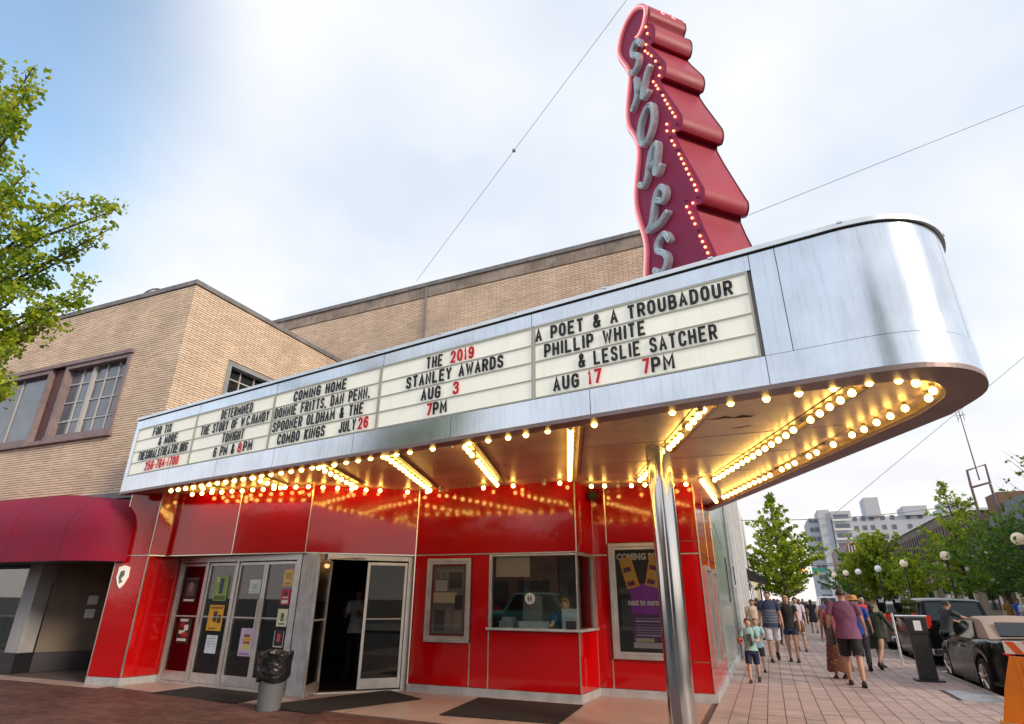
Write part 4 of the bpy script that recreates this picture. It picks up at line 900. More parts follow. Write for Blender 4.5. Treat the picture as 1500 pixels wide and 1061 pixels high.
def ribbon(pts, w_, t0, t1, close=False):
    """channel letter stroke: a solid band of width w_ between depths t0 and t1"""
    pts = smoothpts(pts, 4); a = inset(pts, w_/2); b = inset(pts, -w_/2)
    e0 = pts[0]; m = MB(); m.loft([[sgp(*p, t0), sgp(*p, t1), sgp(*q_, t1), sgp(*q_, t0)] for p, q_ in zip(a, b)])
    for e in (pts[0], pts[-1]): m.tube([sgp(*e, t0), sgp(*e, t1)], w_/2, 12)
    return m, pts
LET = [('S', [[(0.78, 14.06), (0.70, 14.26), (0.56, 14.30), (0.44, 14.20), (0.46, 14.02), (0.62, 13.86), (0.66, 13.70), (0.58, 13.55), (0.42, 13.50), (0.28, 13.64)]]),
       ('H', [[(0.47, 13.22), (0.47, 12.81), (0.40, 12.62), (0.24, 12.48)], [(1.0, 13.06), (0.84, 12.9), (0.66, 12.54), (0.70, 12.42), (0.86, 12.42)], [(0.46, 12.80), (0.74, 12.80)]]),
       ('O', [[(0.84, 12.02), (0.95, 11.90), (0.95, 11.6), (0.85, 11.34), (0.66, 11.16), (0.48, 11.2), (0.40, 11.4), (0.42, 11.66), (0.55, 11.9), (0.72, 12.03), (.84, 12.02)]]),
       ('A', [[(0.24, 10.24), (0.36, 10.12), (0.50, 10.22), (0.62, 10.52), (0.78, 10.80), (0.95, 10.82), (0.97, 10.66), (0.86, 10.34), (0.80, 10.15), (0.9, 10.06), (1.0, 10.16)], [(0.62, 10.42), (0.86, 10.38)]]),
       ('L', [[(0.78, 9.42), (0.94, 9.30), (1.05, 9.40), (1.0, 9.60), (0.84, 9.66), (0.70, 9.50), (0.60, 9.24), (0.50, 9.02), (0.36, 8.92), (0.55, 8.88), (0.78, 8.86), (1.02, 8.94)]]),
       ('S', [[(1.0, 8.3), (0.92, 8.48), (0.78, 8.52), (0.62, 8.42), (0.62, 8.26), (0.80, 8.10), (0.88, 7.92), (0.80, 7.76), (0.62, 7.72), (0.46, 7.88)]])]
for nm_, strokes in LET:
    m = MB(); tb = MB()
    for st in strokes:
        a, ps = ribbon(st, .125, -.004, -.13); o = len(m.v); m.v += a.v; m.f += [tuple(i+o for i in f) for f in a.f]; m.m += a.m
        for dd in (-.03, .03): tb.tube([sgp(s, z, -.145) for s, z in inset(ps, dd)], .010, 5)
    L_ = part('letter', m, 'letter_enamel', SG); part('neon_tube', tb, 'neon_tube', L_, smooth=True)
bl1 = [(0.97, 14.45), (0.99, 14.2), (1.04, 14.0), (0.90, 13.93), (.84, 13.78), (.93, 13.6), (1.04, 13.40), (1.10, 13.25), (1.16, 13.10), (1.22, 12.94), (1.28, 12.76), (1.22, 12.58), (0.98, 12.83), (1.0, 12.62), (1.08, 12.42), (1.13, 12.27), (1.19, 12.12), (1.26, 11.94), (1.31, 11.75), (1.37, 11.58), (1.43, 11.4), (1.49, 11.22), (1.55, 11.05), (1.55, 10.85), (1.45, 10.75), (1.27, 11.1), (1.25, 10.93),
       (1.30, 10.72), (1.36, 10.56), (1.42, 10.39), (1.47, 10.23), (1.52, 10.07), (1.57, 9.91), (1.62, 9.74), (1.67, 9.57), (1.72, 9.4), (1.77, 9.23), (1.83, 9.05), (1.86, 8.9), (1.84, 8.76), (1.72, 8.7), (1.52, 8.9), (1.54, 8.74), (1.60, 8.56), (1.65, 8.4), (1.70, 8.23), (1.75, 8.06), (1.79, 7.9), (1.83, 7.75), (1.88, 7.6), (1.92, 7.45), (1.96, 7.3)]
sb = MB().ball((0, 0, 0), .027, 8).mesh('bulb', 'small_bulb', smooth=True); sb2 = MB().ball((0, 0, 0), .027, 8).mesh('bulb', mat('bulb_red_dead', (.30, .04, .09), .2).name, smooth=True)
BS = Vector(SG.location)
for k, (s, z) in enumerate(bl1):
    dead = R.random() < .22; link('bulb', sb2 if dead else sb, SG, loc=tuple(Vector(sgp(s, z, -.035))-BS))

# ================================================================ posters, mats, bin
def poster(p0, p1, s0, s1, z0, z1, col, label, marks=(), d=-.004, mname=None, th=.004):
    t = thing('poster', label, 'poster', (*along(p0, p1, (s0+s1)/2), z0))
    nm = mname or 'poster_%02d' % len(MATS)
    if not mname: mat(nm, col, .5, var=.12, vscale=9)
    L = ln_(p0, p1)
    part('sheet', MB().ob(along(p0, p1, s0), along(p0, p1, s1), z0, z1, d+.001, d+.001+th), nm, t)
    k = 0
    for mk in marks:
        if isinstance(mk[0], str):
            body, u, v, size, mn = mk[:5]; k += 1
            me = textmesh(body, size, .0015, mk[5] if len(mk) > 5 else .0, mn); sx = mk[6] if len(mk) > 6 else 1.0
            put_text('lettering', me, t, p0, p1, s0+(s1-s0)*u, z0+(z1-z0)*v, d+.001+th+.002+k*.0004, sx=sx)
        else:
            u0, u1, v0, v1, c = mk; k += 1
            mn = 'print_%02x%02x%02x' % tuple(int(max(0, min(.999, x))*255) for x in c); flat(mn, c, .5)
            part('print', MB().ob(along(p0, p1, s0+(s1-s0)*u0), along(p0, p1, s0+(s1-s0)*u1), z0+(z1-z0)*v0, z0+(z1-z0)*v1, d+.001+th, d+.002+th+k*.0003), mn, t)
    return t
Wh = (.75, .75, .72); Bk = (.01, .01, .012); Rd_ = (.5, .02, .03)
g = .006
for n_ in ('print_white',): flat(n_, (.78, .78, .76), .5)
flat('print_red', (.5, .02, .03)); flat('print_black', (.012, .012, .015)); flat('print_yellow', (.7, .5, .03))
poster(P0, P1, .24, .66, 1.48, 1.97, (.02, .014, .015), 'black poster with pale figure drawing, upper one on the leftmost door panel', [(.2, .8, .25, .75, (.13, .10, .10)), (.12, .88, .05, .13, Wh), (.38, .62, .45, .8, (.3, .26, .24)), (.05, .95, .93, .95, (.3, .28, .27))], d=g)
poster(P0, P1, .29, .69, .72, 1.19, (.03, .02, .02), 'black poster with white and red lettering strokes, lower one on the leftmost panel', [(.1, .7, .85, .95, Wh), (.2, .5, .62, .8, Rd_), (.5, .8, .5, .72, Wh), (.15, .6, .36, .5, Wh), (.4, .85, .25, .42, Rd_), (.1, .8, .08, .18, Wh)], d=g)
poster(P0, P1, 1.18, 1.57, 1.52, 1.99, (.28, .42, .10), 'green poster with a dark blue figure, topmost on the first glass door', [(.38, .66, .28, .9, (.03, .07, .12)), (.08, .92, .03, .2, (.10, .14, .05)), (.1, .3, .75, .95, (.6, .65, .3))], d=g)
poster(P0, P1, 1.15, 1.58, .97, 1.44, (.72, .40, .02), 'orange-yellow poster with black shapes on the first glass door', [(.35, .6, .35, .75, (.05, .03, .02)), (.65, .9, .3, .62, (.08, .03, .02)), (.1, .9, .85, .93, (.25, .12, .02)), (.1, .6, .06, .12, (.25, .1, .02))], d=g)
poster(P0, P1, 1.22, 1.54, .57, .89, (.62, .72, .85), 'pale blue-white notice at the bottom of the first glass door', [(.15, .85, .8, .85, (.35, .4, .5)), (.15, .8, .65, .69, (.35, .4, .5)), (.15, .85, .5, .54, (.35, .4, .5)), (.15, .6, .35, .39, (.35, .4, .5))], d=g)
poster(P0, P1, 2.19, 2.5, 1.66, 1.91, (.62, .72, .78), 'small square white notice on the second glass door', [(.35, .65, .3, .7, (.35, .5, .55)), (.2, .8, .12, .18, (.4, .5, .55))], d=g)
poster(P0, P1, 2.17, 2.52, .56, 1.04, (.52, .42, .62), 'lilac poster with yellow and red stacked shapes on the second glass door', [(.3, .8, .25, .42, (.55, .55, .05)), (.3, .8, .44, .52, (.3, .03, .02)), (.25, .85, .53, .66, (.6, .35, .03)), (.3, .75, .68, .78, (.2, .05, .03)), (.1, .9, .05, .12, (.25, .15, .3))], d=g)
poster(P0, P1, 3.09, 3.34, 1.79, 2.09, (.66, .50, .20), 'tan-yellow poster at the top of the third glass door', [(.2, .8, .4, .8, (.45, .3, .1)), (.2, .8, .1, .2, (.3, .2, .06))], d=g)
poster(P0, P1, 3.09, 3.32, 1.46, 1.74, (.45, .03, .06), 'round-looking red and white striped poster on the third glass door', [(.15, .85, .1, .3, Wh), (.2, .8, .42, .5, (.7, .6, .65)), (.3, .7, .6, .85, (.12, .02, .05))], d=g)
poster(P0, P1, 3.07, 3.33, 1.09, 1.39, (.68, .72, .52), 'pale cream poster with dark sketch on the third glass door', [(.35, .65, .3, .75, (.08, .09, .05)), (.2, .8, .1, .2, (.2, .25, .12))], d=g)
poster(P0, P1, 3.05, 3.32, .73, 1.03, (.015, .015, .03), 'black poster with a red figure near the foot of the third glass door', [(.35, .65, .35, .8, (.55, .08, .06)), (.1, .9, .05, .1, Wh), (.06, .09, .05, .95, Wh), (.91, .94, .05, .95, Wh)], d=g)

def case(name, label, p0, p1, s0, s1, z0, z1, fw_=.10):
    t = thing(name, label, 'poster case', (*along(p0, p1, (s0+s1)/2), z0))
    a, b = along(p0, p1, s0), along(p0, p1, s1); L = s1-s0
    def f(w0, w1, d0, d1, nm):
        m = MB(); A_, B_ = along(a, b, w0), along(a, b, L-w0)
        m.ob(A_, along(a, b, w1), z0+w0, z1-w0, d0, d1); m.ob(along(a, b, L-w1), B_, z0+w0, z1-w0, d0, d1)
        m.ob(along(a, b, w1), along(a, b, L-w1), z1-w1, z1-w0, d0, d1-.001); m.ob(along(a, b, w1), along(a, b, L-w1), z0+w0, z0+w1, d0, d1-.001); part(nm, m, 'alu', t, bevel=.004)
    f(0, fw_*.55, .001, .05, 'outer_frame'); f(fw_*.56, fw_, .001, .035, 'inner_frame')
    part('glass', MB().ob(along(a, b, fw_), along(a, b, L-fw_), z0+fw_, z1-fw_, .02, .023), 'case_glass', t)
    return t
case('poster_case', 'smaller aluminium poster case between the open doors and the ticket window', G, H, .31, 1.255, .84, 2.31, .105)
poster(G, H, .44, 1.13, .97, 2.18, (.10, .08, .07), 'dim sepia collage poster inside the smaller poster case', [(.03, .97, .02, .98, (.22, .17, .15)), (.08, .45, .62, .78, (.6, .55, .5)), (.5, .9, .66, .92, (.07, .05, .05)), (.04, .75, .45, .60, (.75, .58, .36)), (.70, .96, .36, .56, (.06, .04, .04)), (.1, .4, .05, .34, (.05, .05, .07)), (.45, .62, .12, .38, (.30, .24, .18)), (.68, .9, .1, .33, (.32, .25, .2)), (.1, .9, .90, .94, (.3, .28, .3)), (.2, .3, .8, .9, (.3, .3, .34)), (.38, .48, .8, .9, (.2, .3, .34))], d=.002)
case('poster_case', 'larger aluminium poster case right of the ticket booth, partly behind the steel post', K, Lc, .03, 1.28, .605, 2.59, .12)
poster(K, Lc, .17, 1.14, .74, 2.45, (.022, .02, .02), 'black coming-soon poster with orange picture strips and purple panel in the larger case',
       [(.02, .5, .56, .62, (.10, .10, .12)), (.05, .35, .2, .5, (.07, .07, .08)), (.24, .98, .36, .66, (.34, .05, .50)), (.24, .98, .10, .36, (.13, .04, .17)),
        ('COMING SOON', .52, .935, .155, 'print_white', .008, .88), ('next to normal', .52, .47, .15, 'print_white', .006, .72),
        (.30, .9, .145, .16, (.45, .4, .5)), (.30, .9, .175, .182, (.35, .3, .4)), (.30, .9, .20, .207, (.35, .3, .4)), (.30, .9, .225, .232, (.35, .3, .4)), (.30, .9, .25, .257, (.35, .3, .4)), (.30, .85, .28, .294, (.5, .45, .55)), (.30, .85, .31, .317, (.4, .35, .45)),
        (.24, .98, .03, .085, (.55, .5, .55)), (.28, .62, .09, .125, (.55, .55, .35))], d=.002)
# the two tilted orange picture strips
for k, (s_, z_, tl) in enumerate(((.40, 2.06, .25), (.86, 2.08, -.25))):
    t = thing('picture_strip', ['left tilted orange picture strip on the coming-soon poster', 'right tilted orange picture strip on the coming-soon poster, behind the post'][k], 'picture strip', (-2.3, 11.4, 2))
    m = MB().box(-.12, .12, -.27, .27, 0, .003); 
    for i in range(4): m.box(-.09+.02*(i % 2), .05+.04*(i % 2), -.23+i*.125, -.15+i*.125, .003, .005, 1+i % 2)
    o = link('strip', m.mesh('strip', [flat('strip_orange', (.9, .45, .05), .5), flat('strip_purple', (.16, .03, .16), .5), flat('strip_yellow', (.70, .5, .1), .5)]), t, loc=(0, 0, 0))
    a = along(K, Lc, s_); o.matrix_local = Matrix.Translation(Vector((a[0], a[1]-.0125, z_))-Vector(t.location)) @ wallrot(K, Lc) @ Matrix.Rotation(tl, 4, 'Z')

def matt(name, pts, label):
    m = MB(); m.add([(x, y, .0075) for x, y in pts]+[(x, y, .020) for x, y in pts], [(0, 1, 2, 3), (7, 6, 5, 4), (0, 4, 5, 1), (1, 5, 6, 2), (2, 6, 7, 3), (3, 7, 4, 0)])
    return solid(name, m, 'rubber_mat', label, 'mat')
matt('door_mat', [(-10.35, 8.32), (-8.2, 8.15), (-8.15, 9.05), (-10.25, 9.22)], 'flat dark rubber mat before the closed glass doors')
matt('door_mat', [(-7.7, 8.05), (-6.5, 7.95), (-5.7, 9.75), (-6.75, 10.35)], 'dark rubber mat before the open theatre door')
matt('door_mat', [(-4.72, 8.62), (-2.92, 8.72), (-3.02, 10.30), (-4.88, 10.30)], 'dark rubber mat on the terrazzo below the ticket window')
tb = thing('trash_can', 'grey plastic trash can lined with a black bag in front of the glass doors', 'trash can', (-7.32, 7.95, 0))
part('bucket', MB().rings([(.0, .165, .165), (.02, .17, .17), (.42, .20, .20), (.44, .212, .212), (.46, .205, .205)], n=28, c=(-7.32, 7.95)), 'grey_plastic', tb, smooth=True)
bag = MB(); rr = []
for i, (z, r) in enumerate([(.40, .225), (.44, .24), (.50, .25), (.58, .245), (.66, .25), (.74, .262), (.79, .27), (.80, .25), (.76, .22), (.66, .20), (.5, .17)]):
    rr.append([(-7.32+cos(a)*r*(1+.05*sin(a*7+i)+R.uniform(-.035, .035)), 7.95+sin(a)*r*(1+.05*sin(a*5+i*2)+R.uniform(-.035, .035)), z+.022*sin(a*3+i)+R.uniform(-.01, .01)) for a in [2*pi*k/34 for k in range(34)]])
bag.loft(rr); part('bag', bag, 'bag_plastic', tb, smooth=True)

# ================================================================ street furniture
py = thing('notice_pedestal', 'black upright metal pedestal with a small white notice beside the kerb', 'pedestal', (2.93, 16.5, 0))
part('base_plate', MB().box(2.66, 3.2, 16.32, 16.68, 0, .035), 'black', py, bevel=.008)
m = MB(); m.loft([[(2.93-a, 16.5-b, z), (2.93+a, 16.5-b, z), (2.93+a, 16.5+b, z), (2.93-a, 16.5+b, z)] for z, a, b in ((.035, .17, .09), (.9, .165, .085), (.95, .185, .10), (1.25, .19, .11), (1.27, .17, .1))])
part('body', m, flat('pedestal_grey', (.022, .022, .025), .4).name, py, bevel=.01)
part('notice', MB().box(2.86, 3.0, 16.385, 16.392, 1.0, 1.2), 'white_paper', py)
part('rail', MB().tube([(2.55, 16.5, 1.29), (3.16, 16.5, 1.29)], .018, 8), 'steel_cap', py)
pm = thing('parking_meter', 'twin-head parking meter on a slim silver pole by the kerb', 'parking meter', (3.05, 20.1, 0))
part('pole', MB().tube([(3.05, 20.1, 0), (3.05, 20.1, 1.3)], .032, 10), 'steel_cap', pm)
part('yoke', MB().tube([(2.84, 20.1, 1.3), (3.26, 20.1, 1.3)], .03, 8), 'black', pm)
for x in (2.85, 3.25):
    h_ = part('head', MB().rings([(1.32, .07, .06), (1.40, .105, .08), (1.55, .115, .085), (1.66, .11, .08), (1.73, .06, .05)], n=14, c=(x, 20.1)), 'black_gloss', pm, smooth=True); part('display', MB().box(x-.06, x+.06, 20.005, 20.02, 1.56, 1.64), 'grey_metal', h_)
# orange barricade, bottom right
br = thing('barricade', 'orange plastic barricade with an orange and white striped top board', 'barricade', (3.2, 10.9, 0))
p0_, p1_ = (2.72, 11.05), (4.27, 10.2)
def bpt(s, z, d): L = ln_(p0_, p1_); a = along(p0_, p1_, s); return (a[0]+(p1_[1]-p0_[1])/L*d, a[1]-(p1_[0]-p0_[0])/L*d, z)
m = MB(); m.loft([[bpt(i_, z, -.03), bpt(1.76-i_, z, -.03), bpt(1.76-i_, z, .03), bpt(i_, z, .03)] for z, i_ in ((.08, 0), (.5, .12), (.90, .27))]); part('panel', m, 'orange_plastic', br, bevel=.008)
for k in range(10): part('rib', MB().ob(along(p0_, p1_, .33+k*.115), along(p0_, p1_, .38+k*.115), .10, .88, .031, .05), 'orange_plastic', br, bevel=.006)
bdp = part('top_board', MB().ob(along(p0_, p1_, .24), along(p0_, p1_, 1.74), .93, 1.09, -.02, .02), 'stripe_white', br, bevel=.004)
L0 = .26
for k in range(7):
    a = L0+k*.2; m = MB(); Lb = ln_(p0_, p1_); nx, ny = (p1_[1]-p0_[1])/Lb, -(p1_[0]-p0_[0])/Lb
    vs = []
    for (s, z) in ((a+.10, .932), (a+.2, .932), (min(a+.10, 1.74), 1.088), (a, 1.088)):
        x, y = along(p0_, p1_, min(s, 1.74)); vs += [(x+nx*.021, y+ny*.021, z)]
    vs += [(x+nx*.004, y+ny*.004, z) for x, y, z in vs]; m.add(vs, [(0, 1, 2, 3), (4, 5, 6, 7), (0, 1, 5, 4), (1, 2, 6, 5), (2, 3, 7, 6), (3, 0, 4, 7)]); part('stripe', m, 'stripe_orange', bdp)
for s in (.12, 1.6):
    a = along(p0_, p1_, s); m = MB(); m.box(a[0]-.08, a[0]+.08, a[1]-.35, a[1]+.35, .002, .07); part('foot', m, flat('amber', (.75, .36, .03), .4).name, br, bevel=.015)

def lamp(x, y, gr, gm, h=4.0):
    t = thing('street_lamp', None, 'street lamp', (0, 0, 0), 'globe street lamps along the far kerb')
    part('post', MB().rings([(0, .17, .17), (.25, .16, .16), (.35, .10, .10), (1.0, .075, .075), (h-.3, .05, .05), (h-.2, .09, .09), (h, .10, .10)], n=12), 'lamp_post', t, smooth=True)
    g_ = part('globe', MB().ball((0, 0, h+gr*.86), gr, 16), gm, t, smooth=True); part('finial', MB().rings([(h+gr*1.85, .05, .05), (h+gr*2.0, .02, .02)], n=8), 'lamp_post', g_)
    return place(t, (x, y, 0), 0)
# globe centres stand about 4.35 m up
K_ = (4.4-1.6)/2.1
LP = [(8.417, 26.49, 'lamp_globe', 'globe lamp at the right edge of the view with the largest peach globe'), (8.184, 35.43, 'lamp_globe', 'globe lamp with yellowish globe standing behind the black SUV roof'), (7.611, 42.25, 'lamp_globe', 'globe lamp with pale peach globe against the tan building'), (7.186, 48.79, 'lamp_globe_white', 'globe lamp with the whitest globe in front of the yellow-green tree'),
      (6.551, 53.7, 'lamp_globe_white', 'small globe lamp at the left edge of the yellow-green tree'), (5.918, 55.86, 'lamp_globe', 'small globe lamp in front of the orange striped building'), (5.48, 60.4, 'lamp_globe', 'smallest globe lamp, beside the foot of the white tower block'), (9.569, 55.7, 'lamp_globe_white', 'faint globe lamp half hidden in the trees before the tan building')]
for x, y, gm, lab in LP: tag(lamp(x*K_, y*K_, .29, gm, 4.1), lab)

# ================================================================ trees
def leafclump(mb, c, r, n, size, rr, flat_=.6):
    for _ in range(n):
        d = Vector((rr.gauss(0, 1), rr.gauss(0, 1), rr.gauss(0, flat_))).normalized()*r*rr.random()**.4
        p = Vector(c)+d; a = Vector((rr.gauss(0, 1), rr.gauss(0, 1), rr.gauss(0, 1))).normalized(); b = a.cross(Vector((rr.gauss(0, 1), rr.gauss(0, 1), rr.gauss(0, 1)))).normalized(); s = size*rr.uniform(.6, 1.25)
        # small fan leaf: folded kite of two triangles and a notch
        mb.add([p, p+a*s*.75+b*s*.55, p+a*s*.95+b*s*.12, p+a*s*.95-b*s*.15+a.cross(b)*s*.15, p+a*s*.7-b*s*.6+a.cross(b)*s*.2], [(0, 1, 2), (0, 2, 3), (0, 3, 4)])
def tree(label, loc, h, w, leaf, seed, h0=1.6, nb=46, n=26, size=.13, up=.9, trunk_r=.11, taper=1.0, group=None, tips=.18, conic=.75):
    rr = random.Random(seed); t = thing('street_tree', label, 'tree', loc, group)
    tr = MB(); lf = MB(); X, Y, Z = loc
    bend = [(rr.uniform(-.12, .12), rr.uniform(-.12, .12)) for _ in range(5)]
    pts = [(X+bend[i][0]*i/4*1.5, Y+bend[i][1]*i/4*1.5, Z+h*.96*i/4) for i in range(5)]; tr.tube(pts, [trunk_r*1.2, trunk_r, trunk_r*.7, trunk_r*.38, .012], 8)
    def axis(z): f_ = max(0, min(3.999, z/(h*.96)*4)); i = int(f_); return lerp(pts[i], pts[i+1], f_-i)
    for k in range(nb):
        u = (k+rr.random())/nb; z = h0+(h-h0)*u**.9*.97; a = rr.uniform(0, 2*pi)+k*2.4
        prof = min(1, (1-u)**conic*1.15+.05)*min(1, .55+u*3.0)*taper; L = w/2*prof*rr.uniform(.65, 1.2)
        b = Vector(axis(z)); d = Vector((cos(a), sin(a), up*rr.uniform(.5, 1.2)*(0.35+u)))
        e = b+d*L; m = b+Vector((d.x*L*.55, d.y*L*.55, d.z*L*.35)); tr.tube([b, m, e], [.035*(1-u*.6), .02, .006], 4, cap=False)
        steps = max(2, int(L/.28))
        for i in range(1, steps+1):
            f_ = i/steps
            if f_ < .2 and rr.random() < .6: continue
            c = b.lerp(m, f_*2) if f_ < .5 else m.lerp(e, f_*2-1)
            rad = (.30-.14*f_)*max(.35, 1-u*.8); leafclump(lf, c+Vector((rr.uniform(-.1, .1), rr.uniform(-.1, .1), rr.uniform(-.06, .1))), rad*1.15, int(n*(.55+.5*rr.random())*max(.35, 1-u*.7)), size, rr)
        if rr.random() < tips+u*.5: tr.tube([e, e+d.normalized()*rr.uniform(.2, .6)], [.007, .003], 3, cap=False)
    tk = part('trunk', tr, 'bark', t, smooth=True)
    cr_ = part('crown', lf, leaf, t); return t
tree('conical bright green tree standing on the pavement beyond the crowd', (1.05, 46, 0), 8.8, 5.4, 'leaf_bright', 3, h0=1.9, nb=110, n=34, size=.16, up=.75, trunk_r=.13, conic=1.25)
tree('yellow-green bushy tree with its crown in front of the white tower block', (12.0, 82, 0), 8.8, 7.2, 'leaf_yellow', 5, h0=1.6, nb=110, n=30, size=.24, trunk_r=.18, taper=1.2)
tree('mid green low tree between the yellow-green tree and the tan building', (12.2, 66, 0), 5.6, 5.4, 'leaf_bright', 6, h0=1.8, nb=60, n=20, size=.20, trunk_r=.14, taper=1.1)
tree('pointed green tree whose tip reaches the sky left of the mast', (12.3, 49.5, 0), 9.6, 4.8, 'leaf_bright', 8, h0=1.9, nb=90, n=22, size=.17, trunk_r=.15, taper=1.1, conic=1.2, tips=.5)
tree('broad mid green tree behind the mast with the open frame', (12.6, 43.5, 0), 5.6, 5.8, 'leaf_mid', 9, h0=1.9, nb=64, n=22, size=.16, trunk_r=.15, taper=1.3)
tree('low dark green tree filling the right edge of the view', (12.8, 38.5, 0), 5.2, 5.4, 'leaf_dark', 15, h0=1.8, nb=64, n=22, size=.15, trunk_r=.15, taper=1.3)
tree('sparse tall tree at the right edge of the view with twigs against the sky', (12.5, 33.6, 0), 8.2, 4.6, 'leaf_mid', 12, h0=2.2, nb=70, n=12, size=.13, trunk_r=.12, taper=1.0, tips=.7)
tree('tall dark conifer added out of view across the street as a dark reflection for the marquee nose', (5.5, -15, 0), 17, 7, 'leaf_dark', 31, h0=1.5, nb=110, n=26, size=.3, up=.35, trunk_r=.25, conic=1.2)  # unseen tree, added to give the steel nose its dark reflection
tree('far green tree on the pavement behind the conical tree', (2.0, 92, 0), 8.0, 6.0, 'leaf_mid', 13, h0=1.6, nb=40, n=20, size=.26, trunk_r=.16)
tree('dark rounded tree low behind the parked cars', (12.0, 104, 0), 6.2, 6.5, 'leaf_mid', 14, h0=1.4, nb=40, n=20, size=.28, trunk_r=.16, taper=1.3)

# the near tree, top left: only the outer limbs of its crown reach into the view
rr = random.Random(21); NTX, NTY = -10.6, 3.2
nt_ = thing('near_tree', 'sunlit ginkgo-like street tree reaching in from the left edge', 'tree', (NTX, NTY, -.15))
tr = MB(); tr.tube([(NTX, NTY, -.15), (NTX+.05, NTY, 2), (NTX-.05, NTY+.05, 4.5), (NTX, NTY, 7), (NTX+.1, NTY, 9.5)], [.2, .17, .14, .09, .02], 10); lf = MB()
tips = [(-7.35, 2.47, 7.53), (-7.66, 2.63, 7.5), (-7.54, 2.53, 7.03), (-7.37, 2.57, 6.81), (-7.81, 2.35, 7.51), (-7.48, 2.84, 6.26), (-7.36, 2.73, 5.9), (-7.75, 2.68, 6.3), (-7.14, 3.71, 6.24), (-7.21, 3.22, 6.02), (-6.87, 3.56, 5.76), (-7.23, 3.63, 5.7), (-7.06, 3.63, 5.02), (-6.97, 3.48, 4.8), (-7.35, 3.51, 4.64), (-7.18, 3.51, 4.55), (-7.21, 3.09, 5.1), (-7.62, 3.03, 5.63), (-7.47, 3.01, 4.93), (-7.22, 3.2, 4.05), (-7.25, 3.25, 3.68), (-7.55, 3.3, 3.90), (-7.45, 3.30, 3.62), (-7.13, 3.15, 3.63), (-7.49, 3.2, 5.56), (-7.35, 3.14, 4.72), (-7.36, 2.74, 5.64)]
for k in range(26):
    a = rr.uniform(0, 2*pi); z = rr.uniform(4.6, 9.3); L = 3.0*(1-abs(z-5.5)/5.5)**.5
    if cos(a) > .25 or (sin(a) > .15 and z < 6.8): continue
    tips.append((NTX+cos(a)*L, NTY+sin(a)*L, z))
for i, tp in enumerate(tips):
    e = Vector(tp); b = Vector((NTX, NTY, max(2.3, min(8.6, tp[2]-rr.uniform(.4, 1.3))))); m = b.lerp(e, .55)+Vector((0, 0, -.12)); tr.tube([b, b.lerp(m, .5), m, e], [.06, .045, .026, .006], 5, cap=False)
    near = i < 27
    for s in range(14 if near else 9):
        f_ = .25+.75*(s+1)/(14 if near else 9); c = b.lerp(m, min(1, f_/.55)) if f_ < .55 else m.lerp(e, (f_-.55)/.45)
        side = Vector((rr.uniform(-1, 1), rr.uniform(-1, 1), rr.uniform(-.6, .5)))*(.30*(1.15-f_)+.03); tr.tube([c, c+side], [.008, .004], 3, cap=False)
        leafclump(lf, c+side, .15, int((84 if near else 40)*(1.15-.45*f_)*rr.uniform(.3, 1.3)), .052 if near else .08, rr, .7)
part('trunk', tr, 'bark', nt_, smooth=True); part('crown', lf, 'leaf_bright', nt_)

# ================================================================ far buildings
def blk(mb, x0, x1, y0, y1, z0, z1): mb.box(x0, x1, y0, y1, z0, z1)
tb_ = thing('white_tower_block', 'long white high-rise apartment block far down the street', 'building', (30, 210, 0))
k = 1.02
part('wall', MB().box(13.9, 28, 204, 222, 0, 24.6), 'far_white', tb_); part('wall', MB().box(28.01, 66, 206, 222, 0, 25.0), 'far_white', tb_)
part('stair_tower', MB().box(17.0, 20.3, 202.5, 215, 0, 27.2), 'far_white', tb_); part('penthouse', MB().box(30.4, 34.2, 205, 214, 25.01, 30.6), 'far_white', tb_)
part('penthouse', MB().box(40, 46, 205, 214, 25.01, 27.6), 'far_white', tb_); part('penthouse', MB().box(50, 57, 205, 214, 25.01, 28.4), 'far_white', tb_)
part('balcony_bay', MB().box(20.5, 25.8, 201.8, 203.99, 2, 26.6), 'far_white', tb_)
WM = MB().box(-.55, .55, -.05, .05, -.65, .65).mesh('window', 'far_window'); WM2 = MB().box(-1.9, 1.9, -.06, .05, -.62, .62).mesh('window', 'far_window')
base = Vector((30, 210, 0))
for fl_ in range(9):
    z = 2.6+fl_*2.72
    bm_ = link('window', WM2, tb_, loc=tuple(Vector((23.1, 201.76, z+.6))-base))
    link('balcony_rail', MB().box(-2.4, 2.4, -.1, .1, -.1, .5).mesh('balcony_rail', 'white_paint') if fl_ == 0 else BR_, tb_, loc=tuple(Vector((23.1, 201.2, z-.6))-base))
    if fl_ == 0: BR_ = bpy.data.meshes['balcony_rail']
    for x in (14.9, 16.2, 26.9): link('window', WM, tb_, loc=tuple(Vector((x, 203.95, z))-base))
    for x in (29.4, 31.5, 34.5, 37, 41, 44, 48, 51.5, 55, 59, 62.5): link('window', WM, tb_, loc=tuple(Vector((x, 205.95, z+.3))-base))
ob_ = thing('striped_building', 'orange-pink corner building with fine vertical stripes below the white tower block', 'building', (18, 125, 0))
part('wall', MB().box(13.9, 21, 122, 150, 0, 11.2), 'far_orange', ob_)
for i in range(15): part('fin', MB().box(14.1+i*.46, 14.26+i*.46, 121.8, 121.999, 3, 10.9), 'far_white', ob_)
for i in range(9): part('side_fin', MB().box(13.75, 13.899, 123+i*2.6, 123.6+i*2.6, 3, 10.9), 'far_white', ob_)
tn = thing('tan_hall', 'long tan stone hall with a brown metal fascia along the far side of the street', 'building', (21, 80, 0))
part('wall', MB().box(17.2, 34, 60, 118, 0, 5.6), 'tan_stone', tn)
